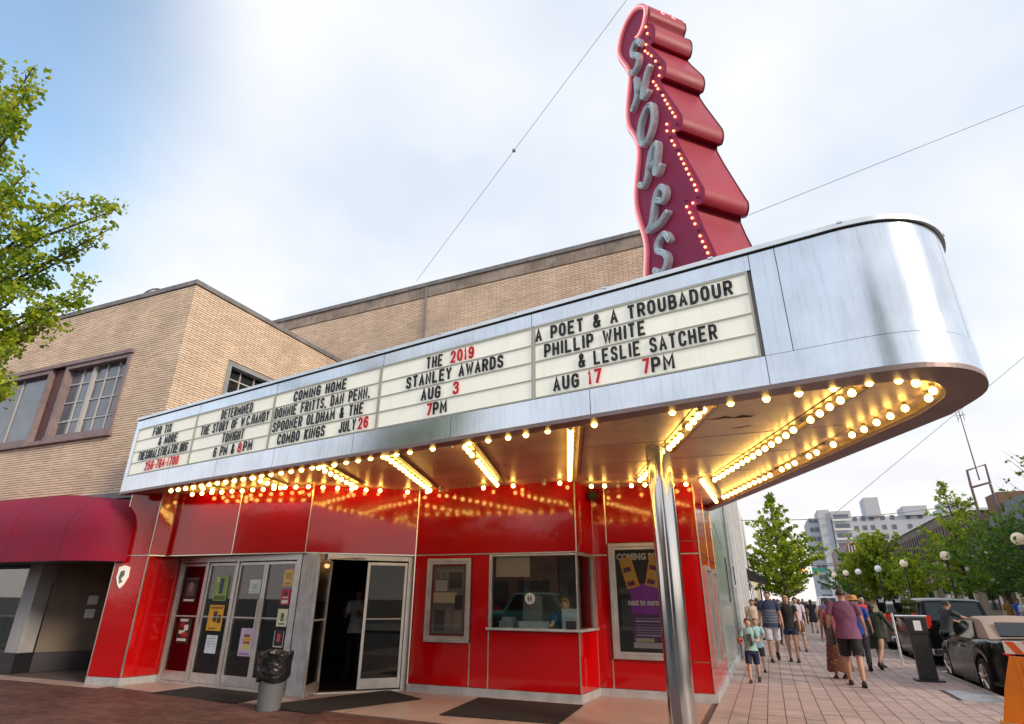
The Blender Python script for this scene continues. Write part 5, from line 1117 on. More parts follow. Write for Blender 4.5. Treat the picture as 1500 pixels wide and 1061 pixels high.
fs = MB(); fs.loft([[(16.6, y, 5.61), (34, y, 5.61), (34, y, z), (16.6, y, z)] for y, z in ((60, 8.6), (71, 9.35), (107, 9.1), (118, 9.0))]); part('fascia', fs, 'roof_metal', tn)
for i in range(40): part('rib', MB().box(16.52, 16.599, 61+i*1.15, 61.12+i*1.15, 5.7, 8.5), 'roof_metal', tn)
rf = MB(); rf.loft([[(16.4, y, z), (34.2, y, z), (34.2, y, z+.18), (16.4, y, z+.18)] for y, z in ((59.8, 8.62), (71, 9.37), (107, 9.12), (118.3, 9.02))]); part('roof_edge', rf, 'white_paint', tn)
part('ledge', MB().box(16.8, 17.19, 60, 118, 5.2, 5.5), 'cream', tn)
for i in range(8): part('window', MB().box(17.12, 17.19, 62+i*7, 64.4+i*7, 1.0, 3.0), 'dark_glass', tn)
for i in range(9): part('pilaster', MB().box(16.95, 17.19, 60.2+i*7, 60.9+i*7, 0, 5.19), 'cream', tn)
gr_ = thing('grey_roofed_shop', 'low shop building with a dark grey pitched roof behind the right-hand trees', 'building', (22, 48, 0))
part('wall', MB().box(17.4, 34, 24, 58.4, 0, 6.2), 'tan_stone', gr_)
rf = MB(); rf.prism([(16.8, 6.21), (34.4, 6.21), (34.4, 8.2), (26, 10.4), (17.4, 8.6)], lambda u, v, w: (u, w, v), 24, 58.6); part('roof', rf, 'grey_roof', gr_)
part('chimney', MB().box(17.2, 19.2, 55.5, 58.3, 6.3, 9.4), flat('chimney_brown', (.20, .12, .08), .9).name, gr_)
for i in range(7): part('shop_window', MB().box(17.3, 17.39, 25.5+i*4.7, 28.6+i*4.7, .6, 2.8), 'dark_glass', gr_)
for i in range(7): part('pilaster', MB().box(17.2, 17.39, 29.1+i*4.7, 29.7+i*4.7, 0, 5.6), 'cream', gr_)
part('doorway', MB().box(17.25, 17.38, 40, 41.2, 0, 2.4), 'cream', gr_)
ms = thing('mast_sign', 'empty square sign frame on two posts with an antenna mast above', 'sign frame', (15.6, 52, 0))
fx = 15.34
m = MB(); fr_c = [(14.72, 52, 9.3), (15.92, 52, 9.6), (15.95, 52, 10.9), (14.76, 52, 10.55), (14.72, 52, 9.3)]
m.tube(fr_c, .09, 6, cap=True); part('frame', m, flat('rust_steel', (.17, .12, .12), .7).name, ms)
for x in (14.73, 15.9): part('post', MB().tube([(x, 52, 0), (x, 52, 9.5)], .09, 8), 'rust_steel', ms)
part('mast', MB().tube([(fx, 52, 9.8), (fx, 52, 15.1)], [.05, .03], 6).tube([(fx-.35, 52, 14.7), (fx+.35, 52, 14.75)], .02, 5).tube([(fx-.25, 52, 14.4), (fx+.25, 52, 14.9)], .02, 5).tube([(fx-.2, 52, 14.2), (fx-.2, 52, 15.0)], .02, 5).tube([(fx+.2, 52, 14.3), (fx+.2, 52, 15.1)], .02, 5), 'rust_steel', ms)
# buildings that carry on along the near pavement
nb_ = thing('grey_side_building', 'narrow grey-white building next down the pavement from the theatre', 'building', (-6, 30, 0))
part('wall', MB().box(-12, -1.1, 24.05, 36, 0, 7.6), 'grey_metal', nb_)
for y in (25, 27.5, 30, 32.5): part('shop_opening', MB().box(-1.099, -1.04, y, y+1.9, .1, 2.7), 'dark_glass', nb_); part('upper_window', MB().box(-1.099, -1.05, y+.3, y+1.3, 4.2, 6.0), 'dark_glass', nb_)
for y in (24.6, 27.1, 29.6, 32.1, 34.7): part('pilaster', MB().box(-1.099, -.96, y, y+.3, 0, 7.59), 'white_paint', nb_)
part('cornice', MB().box(-1.4, -.85, 24.05, 36, 7.61, 7.85), 'white_paint', nb_)
nc_ = thing('pale_side_building', 'tall pale building edge with a pipe behind the grey side building', 'building', (-6, 50, 0))
part('wall', MB().box(-12, -1.12, 36.1, 52, 0, 7.3), 'white_paint', nc_); part('wall', MB().box(-12, -1.3, 52.1, 110, 0, 5.2), 'cream', nc_)
for y in (38, 42, 46, 50): part('shop_opening', MB().box(-1.119, -1.05, y, y+2.2, .1, 2.6), 'dark_glass', nc_)
part('chimney_pipe', MB().tube([(-1.3, 40, 7.3), (-1.3, 40, 8.0)], .14, 8), 'grey_metal', nc_)
for y0, c, lab in ((37.5, 'black', 'small dark awning farther down the near pavement, on the pale building'),):
    a_ = thing('side_awning', lab, 'awning', (-.9, y0+2, 2.6)); m = MB(); m.prism([(-1.04, 2.75), (-1.04, 3.3), (-.05, 2.7), (-.05, 2.5)], lambda u, v, w: (u, w, v), y0, y0+6); part('fabric', m, c, a_)
# across the street, behind the viewpoint (seen only in reflections)
for i, (x0, x1, h, c) in enumerate(((-34, -22, 7.2, 'tan_stone'), (-21.9, -12.5, 5.6, 'far_orange'), (-12.4, -2, 6.4, 'roof_metal'), (4, 16, 5.2, 'tan_stone'))):
    o = thing('opposite_shop', ['tall tan shop across the street, reflected at the left', 'orange brick shop across the street, reflected in the panels', 'dark brown shop across the street behind the pickup truck', 'low tan shop across the street at the corner'][i], 'building', (x0, -20, 0))
    part('wall', MB().box(x0, x1, -30, -18, 0, h), c, o); part('parapet', MB().box(x0-.1, x1+.1, -30.1, -17.85, h, h+.3), 'cream', o)
    for k_ in range(int((x1-x0)/3)): part('shop_window', MB().box(x0+.6+k_*3, x0+2.8+k_*3, -17.99, -17.9, .7, 2.7), 'dark_glass', o)

# hanging signal and street-name sign
tl = thing('traffic_signal', 'small traffic signal with an orange light hanging over the far crossing', 'traffic signal', (4.6, 88, 5.2))
part('housing', MB().box(4.3, 4.75, 88, 88.3, 4.2, 5.6), 'black', tl, bevel=.03); part('lens', MB().tube([(4.52, 87.99, 5.25), (4.52, 87.9, 5.25)], .2, 12), mat('lens_amber', (.8, .2, .05), .4, emit=(1, .25, .05), es=1.2).name, tl)
part('arm', MB().tube([(-1.0, 88.15, 5.75), (14, 88.15, 5.75)], .04, 6).tube([(-1.0, 88.15, 0), (-1.0, 88.15, 6)], .1, 8), 'lamp_post', tl)
solid('street_name_sign', MB().box(5.6, 7.1, 88.05, 88.1, 5.0, 5.5), mat('teal_sign', (.05, .32, .30), .5).name, 'small teal street name sign hanging beside the traffic signal', 'sign')
def wire(label, pts, r=.012, sag=.0, knot=None):
    a, b = Vector(pts[0]), Vector(pts[1]); m = MB(); n = 14
    m.tube([a.lerp(b, i/n)-Vector((0, 0, sag*4*(i/n)*(1-i/n))) for i in range(n+1)], r, 5); t = thing('overhead_wire', label, 'wire', tuple(a)); part('cable', m, flat('wire_grey', (.22, .22, .24), .6).name, t)
    if knot is not None: p = a.lerp(b, knot); part('insulator', MB().ball(p, .06, 8), 'wire_grey', t)
    return t
wire('long grey cable from the auditorium roof rising past the tower sign, with a small insulator', ((-10.14, 15.3, 12.12), (-.85, 10.9, 17.0)), .007, 0, .505)
wire('thin pale cable running right from the tower sign towards the upper right', ((.51, 10.32, 8.5), (7.17, 12.66, 11.5)), .006)
wire('thin cable sloping down behind the marquee towards the street', ((2.8, 30, 4.9), (14, 33, 13.3)), .012)
wire('black cable crossing the street in front of the white tower block', ((-1.1, 44, 6.7), (17, 60, 9.3)), .03, .4)
wire('second dark cable crossing the street lower down beside the tower block', ((-1.1, 86, 6.0), (17, 90, 6.2)), .05, .1)

# ================================================================ vehicles (built facing +x, then turned)
def vehicle(name, label, cat, L, Wd, prof, cabin, paint, wheel_x, wr_=.33, roofmat=None, soft=False, rear_glass=True, group=None, tall=False, pickup=False):
    """prof: (x, z_deck) side outline of the lower body; cabin: windshield base, roof front, roof rear, rear base, belt z, roof z"""
    t = thing(name, label, cat, (0, 0, 0), group)
    def zt(x):
        for (a, za), (b, zb) in zip(prof, prof[1:]):
            if a <= x <= b: u = (x-a)/(b-a); u = u*u*(3-2*u); return za+(zb-za)*u
        return prof[-1][1]
    def zb_(x):
        z = .20+.10*max(0, abs(x)-L/2+.35)/.35
        for c in wheel_x:
            d = abs(x-c); ra = wr_+.055
            if d < ra: z = max(z, wr_+(ra*ra-d*d)**.5*.98)
        return z
    def hw(x): u = abs(x)/(L/2); return Wd/2*(1-.16*u**5-.03*u*u)
    xs = sorted(set([-L/2+L*i/48 for i in range(49)]+[c+s for c in wheel_x for s in (-wr_-.055, wr_+.055, -wr_-.04, wr_+.04)]))
    rg = []
    for x in xs:
        b, d, w_ = zb_(x), zt(x), hw(x); b = min(b, d-.08); e = max(0, (abs(x)-L/2+.12)/.12); w_ *= 1-.06*e
        h = d-b
        half = [(w_*.90, b), (w_*.985, b+min(.05, h*.2)), (w_*1.0, b+h*.35), (w_*1.0, b+h*.62), (w_*.965, b+h*.80), (w_*.93, d-.045), (w_*.86, d-.01), (w_*.4, d+.015)]
        rg.append([(x, y, z) for y, z in half]+[(x, 0, d+.022)]+[(x, -y, z) for y, z in half[::-1]]+[(x, 0, b)])
    part('body', MB().loft(rg), paint, t, smooth=True)
    c0, c1, c2, c3, bz, rz = cabin; bw, rw = Wd/2*.90, Wd/2*(.72 if not tall else .78)
    cab = MB(); st = [(c0, bz, bw*.88, 0), (c0-(c0-c1)*.25, bz+(rz-bz)*.27, bw*.97, 0), (c1+.04, rz-.06, rw*1.0, 0), (c1-.10, rz-.02, rw, 0), ((c1+c2)/2, rz+.02, rw*1.01, 0), (c2+.10, rz-.02, rw*.98, 0), (c2-.02, rz-.06, rw*.97, 0), (c3, bz, bw*.9, 0)]
    rg = []
    for x, z, w_, _ in st:
        hgt = max(z-(bz-.12), .02); rg.append([(x, -bw*1.0, bz-.12), (x, -(bw+(w_-bw)*.5)-.012, bz-.12+hgt*.5), (x, -w_*.985, z-.035*min(1, hgt)), (x, -w_*.86, z), (x, 0, z+.018), (x, w_*.86, z), (x, w_*.985, z-.035*min(1, hgt)), (x, (bw+(w_-bw)*.5)+.012, bz-.12+hgt*.5), (x, bw*1.0, bz-.12)])
    part('soft_top' if soft else 'cabin', cab.loft(rg), roofmat or paint, t, smooth=True)
    # glass: windshield, rear window, side windows, each a thin slab a touch proud of the cabin
    def slab(nm, P, mt='dark_glass'):
        P = [Vector(p) for p in P]; nrm = (P[1]-P[0]).cross(P[3]-P[0]).normalized(); cen = sum(P, Vector())/4
        if (cen-Vector(((c1+c2)/2, 0, bz))).dot(nrm) < 0: nrm = -nrm
        part(nm, MB().add([p+nrm*.016 for p in P]+[p-nrm*.02 for p in P], [(0, 1, 2, 3), (7, 6, 5, 4), (0, 4, 5, 1), (1, 5, 6, 2), (2, 6, 7, 3), (3, 7, 4, 0)]), mt, t)
    def cabpt(x, f, s):     # f 0 belt, 1 roof
        zz = bz+.03+(rz-.075-bz)*f; w_ = bw+(rw-bw)*f*.97; return (x, s*(w_+.012), zz)
    fx_ = lambda f: c0+(c1-c0)*f; rx_ = lambda f: c3+(c2-c3)*f
    slab('windshield', [(fx_(.10)+.01, -bw*.84, bz+(rz-bz)*.12), (fx_(.10)+.01, bw*.84, bz+(rz-bz)*.12), (fx_(.88)+.01, rw*.86, bz+(rz-bz)*.86), (fx_(.88)+.01, -rw*.86, bz+(rz-bz)*.86)])
    if rear_glass: q0, q1 = ((.28, .80) if soft else (.12, .84)); slab('rear_window', [(rx_(q0)-.02, -bw*(.62 if soft else .8), bz+(rz-bz)*q0), (rx_(q0)-.02, bw*(.62 if soft else .8), bz+(rz-bz)*q0), (rx_(q1)-.02, rw*(.7 if soft else .84), bz+(rz-bz)*q1), (rx_(q1)-.02, -rw*(.7 if soft else .84), bz+(rz-bz)*q1)])
    xf, xr = fx_(.08)-.14, rx_(.1)+(.50 if soft else .20); xft, xrt = fx_(.93)-.12, rx_(.9)+(.42 if soft else .16)
    cuts = [0, .56, 1] if not tall else [0, .38, .70, 1]
    if soft: cuts = [0, 1]
    for s in (-1, 1):
        for a, b in zip(cuts, cuts[1:]):
            g0, g1 = a+(.02 if a else 0), b-(.02 if b < 1 else 0); slab('side_window', [cabpt(xf+(xr-xf)*g0, .02, s), cabpt(xf+(xr-xf)*g1, .02, s), cabpt(xft+(xrt-xft)*g1, .93, s), cabpt(xft+(xrt-xft)*g0, .93, s)])
        part('mirror', MB().ball((c0-.32, s*(Wd/2+.06), bz+.06), .10, 10, sc=(.7, 1, .75)), paint, t, smooth=True)
        part('door_handle', MB().box(c0-1.25, c0-1.08, *(sorted((s*(Wd/2-.02), s*(Wd/2+.012)))), bz-.14, bz-.11), 'chrome', t)
        part('sill', MB().box(wheel_x[1]+wr_+.08, wheel_x[0]-wr_-.08, *(sorted((s*(Wd/2*.9), s*(Wd/2*.985)))), .19, .27), 'black', t)
        part('tail_light', MB().loft([[(-L/2+.0+.40*i/4, s*(hw(-L/2+.40*i/4)*(.955 if i else .90)+.004), z) for z in ((prof[0][1]-.20+.03*i) if not tall else 1.0, (prof[0][1]-.05-.005*i) if not tall else 1.35)]+[(-L/2+.40*i/4-.0, s*(hw(-L/2+.40*i/4)*.80), z) for z in ((prof[0][1]-.05) if not tall else 1.35, (prof[0][1]-.20) if not tall else 1.0)] for i in range(5)]), 'tail_red', t, smooth=False)
        part('headlight', MB().ball((L/2-.16, s*Wd*.36, prof[-1][1]-.12), .13, 10, sc=(.8, 1.1, .6)), 'far_white', t, smooth=True)
    for c in wheel_x:
        for s in (-1, 1):
            y = s*(Wd/2-.125); wl_ = part('wheel', MB().tube([(c, y-.10, wr_), (c, y+.10, wr_)], wr_*.66, 24), 'black', t)
            ty = MB(); ty.loft([[(c+cos(a)*r, y+o, wr_+sin(a)*r) for a in [2*pi*k_/28 for k_ in range(28)]] for o, r in ((-.11, wr_*.68), (-.115, wr_*.9), (-.09, wr_*.985), (-.03, wr_), (.03, wr_), (.09, wr_*.985), (.115, wr_*.9), (.11, wr_*.68))], cap=False); part('tyre', ty, 'tyre', wl_, smooth=True)
            rm = MB(); yo = y+s*.10
            rm.loft([[(c+cos(a)*r, yo+o, wr_+sin(a)*r) for a in [2*pi*k_/28 for k_ in range(28)]] for o, r in ((0, wr_*.70), (s*.015, wr_*.70), (s*.015, wr_*.62), (0, wr_*.61))], cap=False)
            for k_ in range(5):
                a = 2*pi*k_/5+.3; rm.tube([(c, yo+s*.004, wr_), (c+cos(a)*wr_*.65, yo+s*.006, wr_+sin(a)*wr_*.65)], [(.04, .012), (.026, .012)], 4)
            rm.tube([(c, yo-s*.01, wr_), (c, yo+s*.02, wr_)], wr_*.16, 12); part('rim', rm, 'rim', wl_)
    part('rear_bumper', MB().box(-L/2-.05, -L/2+.12, -Wd*.40, Wd*.40, .28, .48), paint if not tall else 'chrome', t, bevel=.04)
    part('front_bumper', MB().box(L/2-.14, L/2+.05, -Wd*.40, Wd*.40, .28, .46), paint if not tall else 'chrome', t, bevel=.04)
    part('number_plate', MB().box(-L/2-.062, -L/2-.051, -.26, .26, .5-.18, .5-.04), 'plate_white', t)
    if pickup: part('bed_void', MB().box(-L/2+.08, c3-.1, -Wd/2*.78, Wd/2*.78, prof[0][1]-.02, prof[0][1]+.03), 'black', t)
    return t
v = vehicle('convertible_car', 'black convertible with a closed tan fabric roof parked at the kerb', 'car', 4.75, 1.86, [(-2.375, .90), (-2.2, 1.04), (-1.2, 1.06), (0, .97), (.9, .95), (2.0, .78), (2.375, .60)], (1.0, .18, -1.0, -1.72, .97, 1.42), 'black_gloss', (1.42, -1.32), .34, roofmat='tan_fabric', soft=True)
place(v, (4.62, 16.85, -.13), pi/2)
v = vehicle('black_suv', 'black SUV parked at the kerb ahead of the convertible', 'car', 5.0, 1.95, [(-2.5, 1.10), (-2.3, 1.18), (0, 1.12), (1.2, 1.10), (2.2, 1.0), (2.5, .82)], (1.35, .72, -2.15, -2.42, 1.12, 1.80), 'black_gloss', (1.55, -1.45), .38, tall=True)
place(v, (4.88, 24.2, -.13), pi/2)
v = vehicle('bronze_suv', 'bronze-brown SUV parked beyond the black SUV, behind the parking meter', 'car', 4.7, 1.85, [(-2.35, 1.06), (-2.2, 1.12), (0, 1.06), (1.2, 1.04), (2.1, .92), (2.35, .78)], (1.3, .62, -1.95, -2.28, 1.06, 1.68), mat('bronze_paint', (.16, .12, .10), .3, .4, coat=.5).name, (1.45, -1.4), .36, tall=True)
place(v, (4.85, 30.6, -.13), pi/2)
SEDAN = ([(-2.3, .86), (-2.1, .98), (-1.3, .99), (0, .93), (1.0, .92), (2.0, .78), (2.3, .62)], (1.15, .35, -.75, -1.55, .93, 1.44))
v = vehicle('parked_sedan', 'white sedan parked in the near row behind the man in red', 'car', 4.6, 1.8, *SEDAN, 'white_paint', (1.4, -1.35), .32, group='sedans parked along the street'); place(v, (4.8, 37.2, -.13), pi/2)
sil = copy_tree(v); place(sil, (9.3, 50, -.13), -pi/2, 'white sedan facing the viewer on the far side, right of the whitest lamp')
v2 = vehicle('parked_sedan', 'silver sedan parked in the near row two cars beyond the bronze SUV', 'car', 4.6, 1.8, *SEDAN, 'silver_paint', (1.4, -1.35), .32, group='sedans parked along the street'); place(v2, (4.8, 44, -.13), pi/2)
c_ = copy_tree(v2); place(c_, (9.3, 61, -.13), -pi/2, 'silver sedan on the far side behind the second white sedan')
v3 = vehicle('parked_sedan', 'dark red sedan parked on the far side among the white cars', 'car', 4.6, 1.8, *SEDAN, mat('wine_paint', (.10, .01, .02), .25, .2, coat=.6).name, (1.4, -1.35), .32, group='sedans parked along the street'); place(v3, (9.3, 55.5, -.13), -pi/2)
v4 = vehicle('parked_sedan', 'black sedan parked on the far side under the dark trees', 'car', 4.6, 1.8, *SEDAN, 'black_gloss', (1.4, -1.35), .32, group='sedans parked along the street'); place(v4, (9.3, 42.5, -.13), -pi/2)
c_ = copy_tree(v); place(c_, (4.8, 51, -.13), pi/2, 'white sedan, third of the near row, beyond the silver one')
v5 = vehicle('white_van', 'white van with a wide dark windshield driving towards the viewer at the far end', 'van', 5.2, 2.0, [(-2.6, 1.1), (-2.4, 1.2), (0, 1.2), (1.6, 1.15), (2.3, 1.05), (2.6, .9)], (2.1, 1.3, -2.3, -2.55, 1.15, 2.1), 'white_paint', (1.65, -1.6), .36, tall=True); place(v5, (5.4, 72, -.13), -pi/2)
v = vehicle('pickup_truck', 'teal and silver pickup truck parked across the street, reflected in the ticket window', 'truck', 5.6, 2.0, [(-2.8, 1.18), (-2.6, 1.2), (0, 1.2), (1.0, 1.16), (2.4, 1.06), (2.8, .9)], (1.55, .95, -1.0, -1.5, 1.2, 1.98), 'teal_paint', (1.75, -1.75), .40, tall=True, pickup=True); place(v, (-10.0, -7.0, -.13), 0)

# ================================================================ people
def skin_mesh(name, verts, edges, radii, root, levels=1):
    me = bpy.data.meshes.new(name); me.from_pydata([tuple(v) for v in verts], edges, []); ob = bpy.data.objects.new(name, me); COL.objects.link(ob)
    sk = ob.modifiers.new('s', 'SKIN'); sk.use_smooth_shade = True; sk.branch_smoothing = .6
    if not me.skin_vertices: me.skin_vertices.new()
    for i, r in enumerate(radii): me.skin_vertices[0].data[i].radius = r if isinstance(r, tuple) else (r, r); me.skin_vertices[0].data[i].use_root = (i == root)
    sb_ = ob.modifiers.new('d', 'SUBSURF'); sb_.levels = levels; sb_.render_levels = levels
    dg = bpy.context.evaluated_depsgraph_get(); dg.update(); out = bpy.data.meshes.new_from_object(ob.evaluated_get(dg)); bpy.data.objects.remove(ob); return out
def person(label, loc, face, h=1.75, skin=(.46, .27, .19), hair=(.05, .03, .02), hairlen=0, top=(.2, .2, .2), topkind='tee', bottom=(.05, .05, .06), botkind='shorts', shoes=(.03, .03, .03), legs=((0, 0), (0, 0)), arms=((0, .12, .2), (0, .12, .2)), lean=0.0, build=1.0, fine=True, hat=None, group=None, stripes=None, hem=None, turn=0.0, socks=None):
    """legs: (thigh forward, knee flex) for -x and +x side; arms: (swing forward, outward, elbow flex)"""
    P = thing('person', label, 'person', (0, 0, 0), group)
    S = h; kd = 1.0 if h > 1.4 else .92; bw = build
    def C(c, pre): 
        n_ = pre+'_%02x%02x%02x' % tuple(int(max(0, min(.999, x))*255) for x in c); 
        if n_ not in MATS: mat(n_, c, .8 if pre == 'cloth' else .5, var=.14 if pre == 'cloth' else .05, vscale=6, bump=.7 if pre == 'cloth' else 0, bscale=9, bdist=.035)
        return n_
    skn = C(skin, 'skin'); hrn = C(hair, 'hair')
    hip = .515*S*kd; legU, legD = .245*S*kd, .235*S*kd; ank = .04*S
    J = {}
    foot = []
    for i, s in enumerate((-1, 1)):
        tf, kf = legs[i]; H_ = Vector((s*.052*S*bw**.5, 0, hip)); K_k = H_+Vector((s*.008*S, sin(tf)*legU, -cos(tf)*legU)); a = tf-kf; A_ = K_k+Vector((0, sin(a)*legD, -cos(a)*legD)); J[i] = (H_, K_k, A_); foot.append(A_.z)
    dz = ank-min(foot)
    for i in (0, 1): J[i] = tuple(v+Vector((0, 0, dz)) for v in J[i])
    pel = Vector((0, 0, hip+.02*S+dz))
    def up(v): # lean forward about the hips
        v = Vector(v)+Vector((0, 0, dz)); d = v-pel; return pel+Matrix.Rotation(-lean, 3, 'X') @ d
    zsh = hip+.30*S*(1.0 if kd == 1 else 1.03); sw_ = .112*S*bw**.6*(1 if h > 1.4 else .92)
    sp1 = up((0, 0, hip+.09*S)); ch = up((0, .0, hip+.215*S)); nb = up((0, -.003*S, zsh+.025*S)); nk = up((0, .002*S, zsh+.055*S)); hz = zsh+.108*S*(1 if kd == 1 else 1.10); hs = 1.16 if kd == 1 else 1.32
    hd0 = up((0, .010*S, hz-.035*S)); hd1 = up((0, .010*S, hz+.0*S)); hd2 = up((0, .004*S, hz+.035*S*hs))
    V = [pel, sp1, ch, nb, nk, hd0, hd1, hd2]; Ed = [(0, 1), (1, 2), (2, 3), (3, 4), (4, 5), (5, 6), (6, 7)]
    Rr = [(.078*S*bw, .055*S*bw), (.070*S*bw, .050*S*bw), (.080*S*bw, .055*S*bw), (.042*S, .036*S), (.030*S, .030*S), (.034*S*hs, .040*S*hs), (.041*S*hs, .050*S*hs), (.030*S*hs, .036*S*hs)]
    AR = []
    for i, s in enumerate((-1, 1)):
        sf, out, ef = arms[i]; sh = up((s*sw_, 0, zsh)); d1 = Vector((s*sin(out), sin(sf)*cos(out), -cos(sf)*cos(out))); el = sh+d1*.168*S
        ax = Vector((s*sin(out)*.3-s*max(0, ef-.6)*.35, sin(sf+ef), -cos(sf+ef))).normalized(); wr_ = el+ax*.145*S; AR.append((sh, el, wr_, ax)); b = len(V)
        V += [up((s*sw_*.55, 0, zsh+.005*S)), sh, el, wr_]; Rr += [.040*S, .033*S*bw**.5, .0225*S*bw**.5, .0145*S]; Ed += [(2, b), (b, b+1), (b+1, b+2), (b+2, b+3)]
        H_, K_k, A_ = J[i]; b = len(V); cf = K_k.lerp(A_, .32)+Vector((0, -.006*S, 0))
        V += [H_+Vector((0, 0, -.02*S)), H_.lerp(K_k, .45), K_k, cf, A_]; Rr += [.054*S*bw, .048*S*bw**.7, .033*S*bw**.3, .034*S*bw**.3, .020*S]; Ed += [(0, b), (b, b+1), (b+1, b+2), (b+2, b+3), (b+3, b+4)]
    me = skin_mesh('body', V, Ed, Rr, 0, 2 if fine else 1)
    extra = MB()   # nose, ears, eyes, mouth, hands
    M3 = Matrix.Rotation(-lean, 4, 'X')
    def hp(x, y, z): return Vector(hd1)+Matrix.Rotation(-lean, 3, 'X') @ (Matrix.Rotation(turn, 3, 'Z') @ Vector((x*S*hs, y*S*hs, z*S*hs)))
    extra.tube([hp(0, .042, .010), hp(0, .056, -.006), hp(0, .047, -.012)], [.004*S, .0075*S, .006*S], 6, 0)
    for s in (-1, 1):
        extra.ball(hp(s*.043, -.002, -.002), .011*S, 6, 0, sc=(.5, .8, 1.2)); extra.ball(hp(s*.0165, .0445, .008), .0052*S, 6, 1); extra.tube([hp(s*.025, .045, .0185), hp(s*.009, .049, .0185)], .0024*S, 4, 2)
    extra.tube([hp(-.013, .0465, -.024), hp(0, .050, -.025), hp(.013, .0465, -.024)], [.002*S, .0038*S, .002*S], 5, 3)
    for i, s in enumerate((-1, 1)):
        sh, el, w_, ax = AR[i]; side = Vector((s, 0, 0)); thk = ax.cross(side).normalized(); side = thk.cross(ax).normalized()*-1*s if False else ax.cross(thk).normalized()
        c0_, c1_ = w_-ax*.01*S, w_+ax*.050*S; extra.tube([c0_, w_+ax*.02*S, c1_], [.013*S, (.012*S, .021*S) if abs(ax.z) < .9 else (.020*S, .011*S), (.010*S, .019*S) if abs(ax.z) < .9 else (.019*S, .010*S)], 8, 0)
        fwd = Vector((0, 1, 0)) if abs(ax.z) > .6 else Vector((0, 0, 1)); lat = ax.cross(fwd).normalized(); fan = fwd-ax*fwd.dot(ax); fan.normalize()
        for k_ in range(4):
            o_ = fan*(.0135-.009*k_)*S; ln_g = (.038, .044, .041, .032)[k_]*S; b0 = w_+ax*.042*S+o_; b1 = b0+ax*ln_g*.55-lat*s*.004*S; b2 = b1+(ax*.6-lat*s*.55*(1)).normalized()*ln_g*.5; extra.tube([b0, b1, b2], [.0052*S, .0046*S, .0036*S], 5, 0)
        t0 = w_+ax*.012*S+fan*.012*S; extra.tube([t0, t0+ax*.02*S+fan*.018*S, t0+ax*.040*S+fan*.022*S-lat*s*.006*S], [.0065*S, .0058*S, .0042*S], 5, 0)
    em = extra.mesh('x', [skn, flat('eye_dark', (.02, .015, .012), .3).name, hrn, flat('lip', (.36, .12, .10), .5).name], smooth=True)
    import bmesh
    bm = bmesh.new(); bm.from_mesh(me)
    for f in bm.faces: f.material_index = 0; f.smooth = True
    bm.from_mesh(em); bm.to_mesh(me); bm.free(); bpy.data.meshes.remove(em); me.materials.clear()
    for n_ in (skn, 'eye_dark', hrn, 'lip'): me.materials.append(MATS[n_])
    link('body', me, P)
    # hair
    hb = MB(); n_ = 18; rg = []
    for i in range(8):
        ph = pi*.02+i/7*pi*(.60 if hairlen == 0 else .66); r_ = []
        for k_ in range(n_):
            a = 2*pi*k_/n_; front = sin(a); rad = 1.0; phx = ph
            if front > .25: phx = min(ph, pi*(.30-.0*front))
            jit = 1+R.uniform(-.03, .03); r_.append(hp(.0445*sin(phx)*cos(a)*jit, -.002+.0535*sin(phx)*sin(a)*jit, .010+.047*cos(phx)*jit))
        rg.append(r_)
    hb.loft(rg, cap=True)
    if hairlen:
        hl = []
        for i in range(7):
            f_ = i/6; w_ = .040*(1-.15*f_); hl.append([hp(w_*cos(a), -.030+.020*sin(a)-.004*f_, .005-f_*hairlen) for a in [2*pi*k_/12 for k_ in range(12)]])
        hb.loft(hl)
    part('hair', hb, hrn, P, smooth=True)
    # clothes
    def ring(cx_, z, rx, ry, cy_=0): c = up((cx_, cy_, z)); ex = Vector((1, 0, 0)); ey = Matrix.Rotation(-lean, 3, 'X') @ Vector((0, 1, 0)); return [c+ex*rx*cos(a)+ey*ry*sin(a) for a in [2*pi*k_/20 for k_ in range(20)]]
    def clothring(z, rx, ry, wob=.0): 
        r_ = ring(0, z, rx, ry); return [p+Vector((R.uniform(-1, 1), R.uniform(-1, 1), R.uniform(-1, 1)))*wob*S for p in r_]
    tm_ = C(top, 'cloth'); bm_ = C(bottom, 'cloth'); hz0 = hem if hem is not None else (hip-.045*S)
    tp = MB(); fem = topkind in ('slim', 'dress')
    wst = .078 if fem else .090; rgs = [clothring(hz0, (.114 if not fem else .106)*S*bw, .084*S*bw, .003), clothring(hip+.02*S, .108*S*bw, .079*S*bw, .002), clothring(hip+.09*S, wst*S*bw, .064*S*bw, .002), clothring(hip+.17*S, (.094 if fem else .101)*S*bw, .069*S*bw, .0015), clothring(hip+.235*S, .106*S*bw, .068*S*bw, .001), clothring(zsh-.012*S, .112*S*bw**.6, .060*S, 0), clothring(zsh+.012*S, .100*S*bw**.5, .050*S, 0), clothring(zsh+.030*S, .058*S, .040*S, 0), clothring(zsh+.042*S, .038*S, .036*S, 0)]
    tp.loft(rgs, 0, cap=False)
    if topkind != 'tank':
        for i in (0, 1):
            sh, el, w_, ax = AR[i]; e_ = el if topkind != 'long' else w_
            inn = Vector(up(((-1, 1)[i]*sw_*.72, 0, zsh+.004*S))); end = sh.lerp(el, .66 if topkind != 'slim' else .45)
            if topkind == 'long': tp.tube([inn, sh, sh.lerp(el, .5), el, el.lerp(w_, .9)], [.042*S, .040*S, .034*S, .029*S, .022*S], 12, 0, cap=False)
            else: tp.tube([inn, sh+Vector((0, 0, -.004*S)), sh.lerp(end, .6), end], [.040*S, .041*S*bw**.4, .038*S*bw**.4, .037*S*bw**.4], 12, 0, cap=False)
    mm = [tm_]
    o = part('shirt' if topkind != 'dress' else 'dress', tp, mm, P, smooth=True)
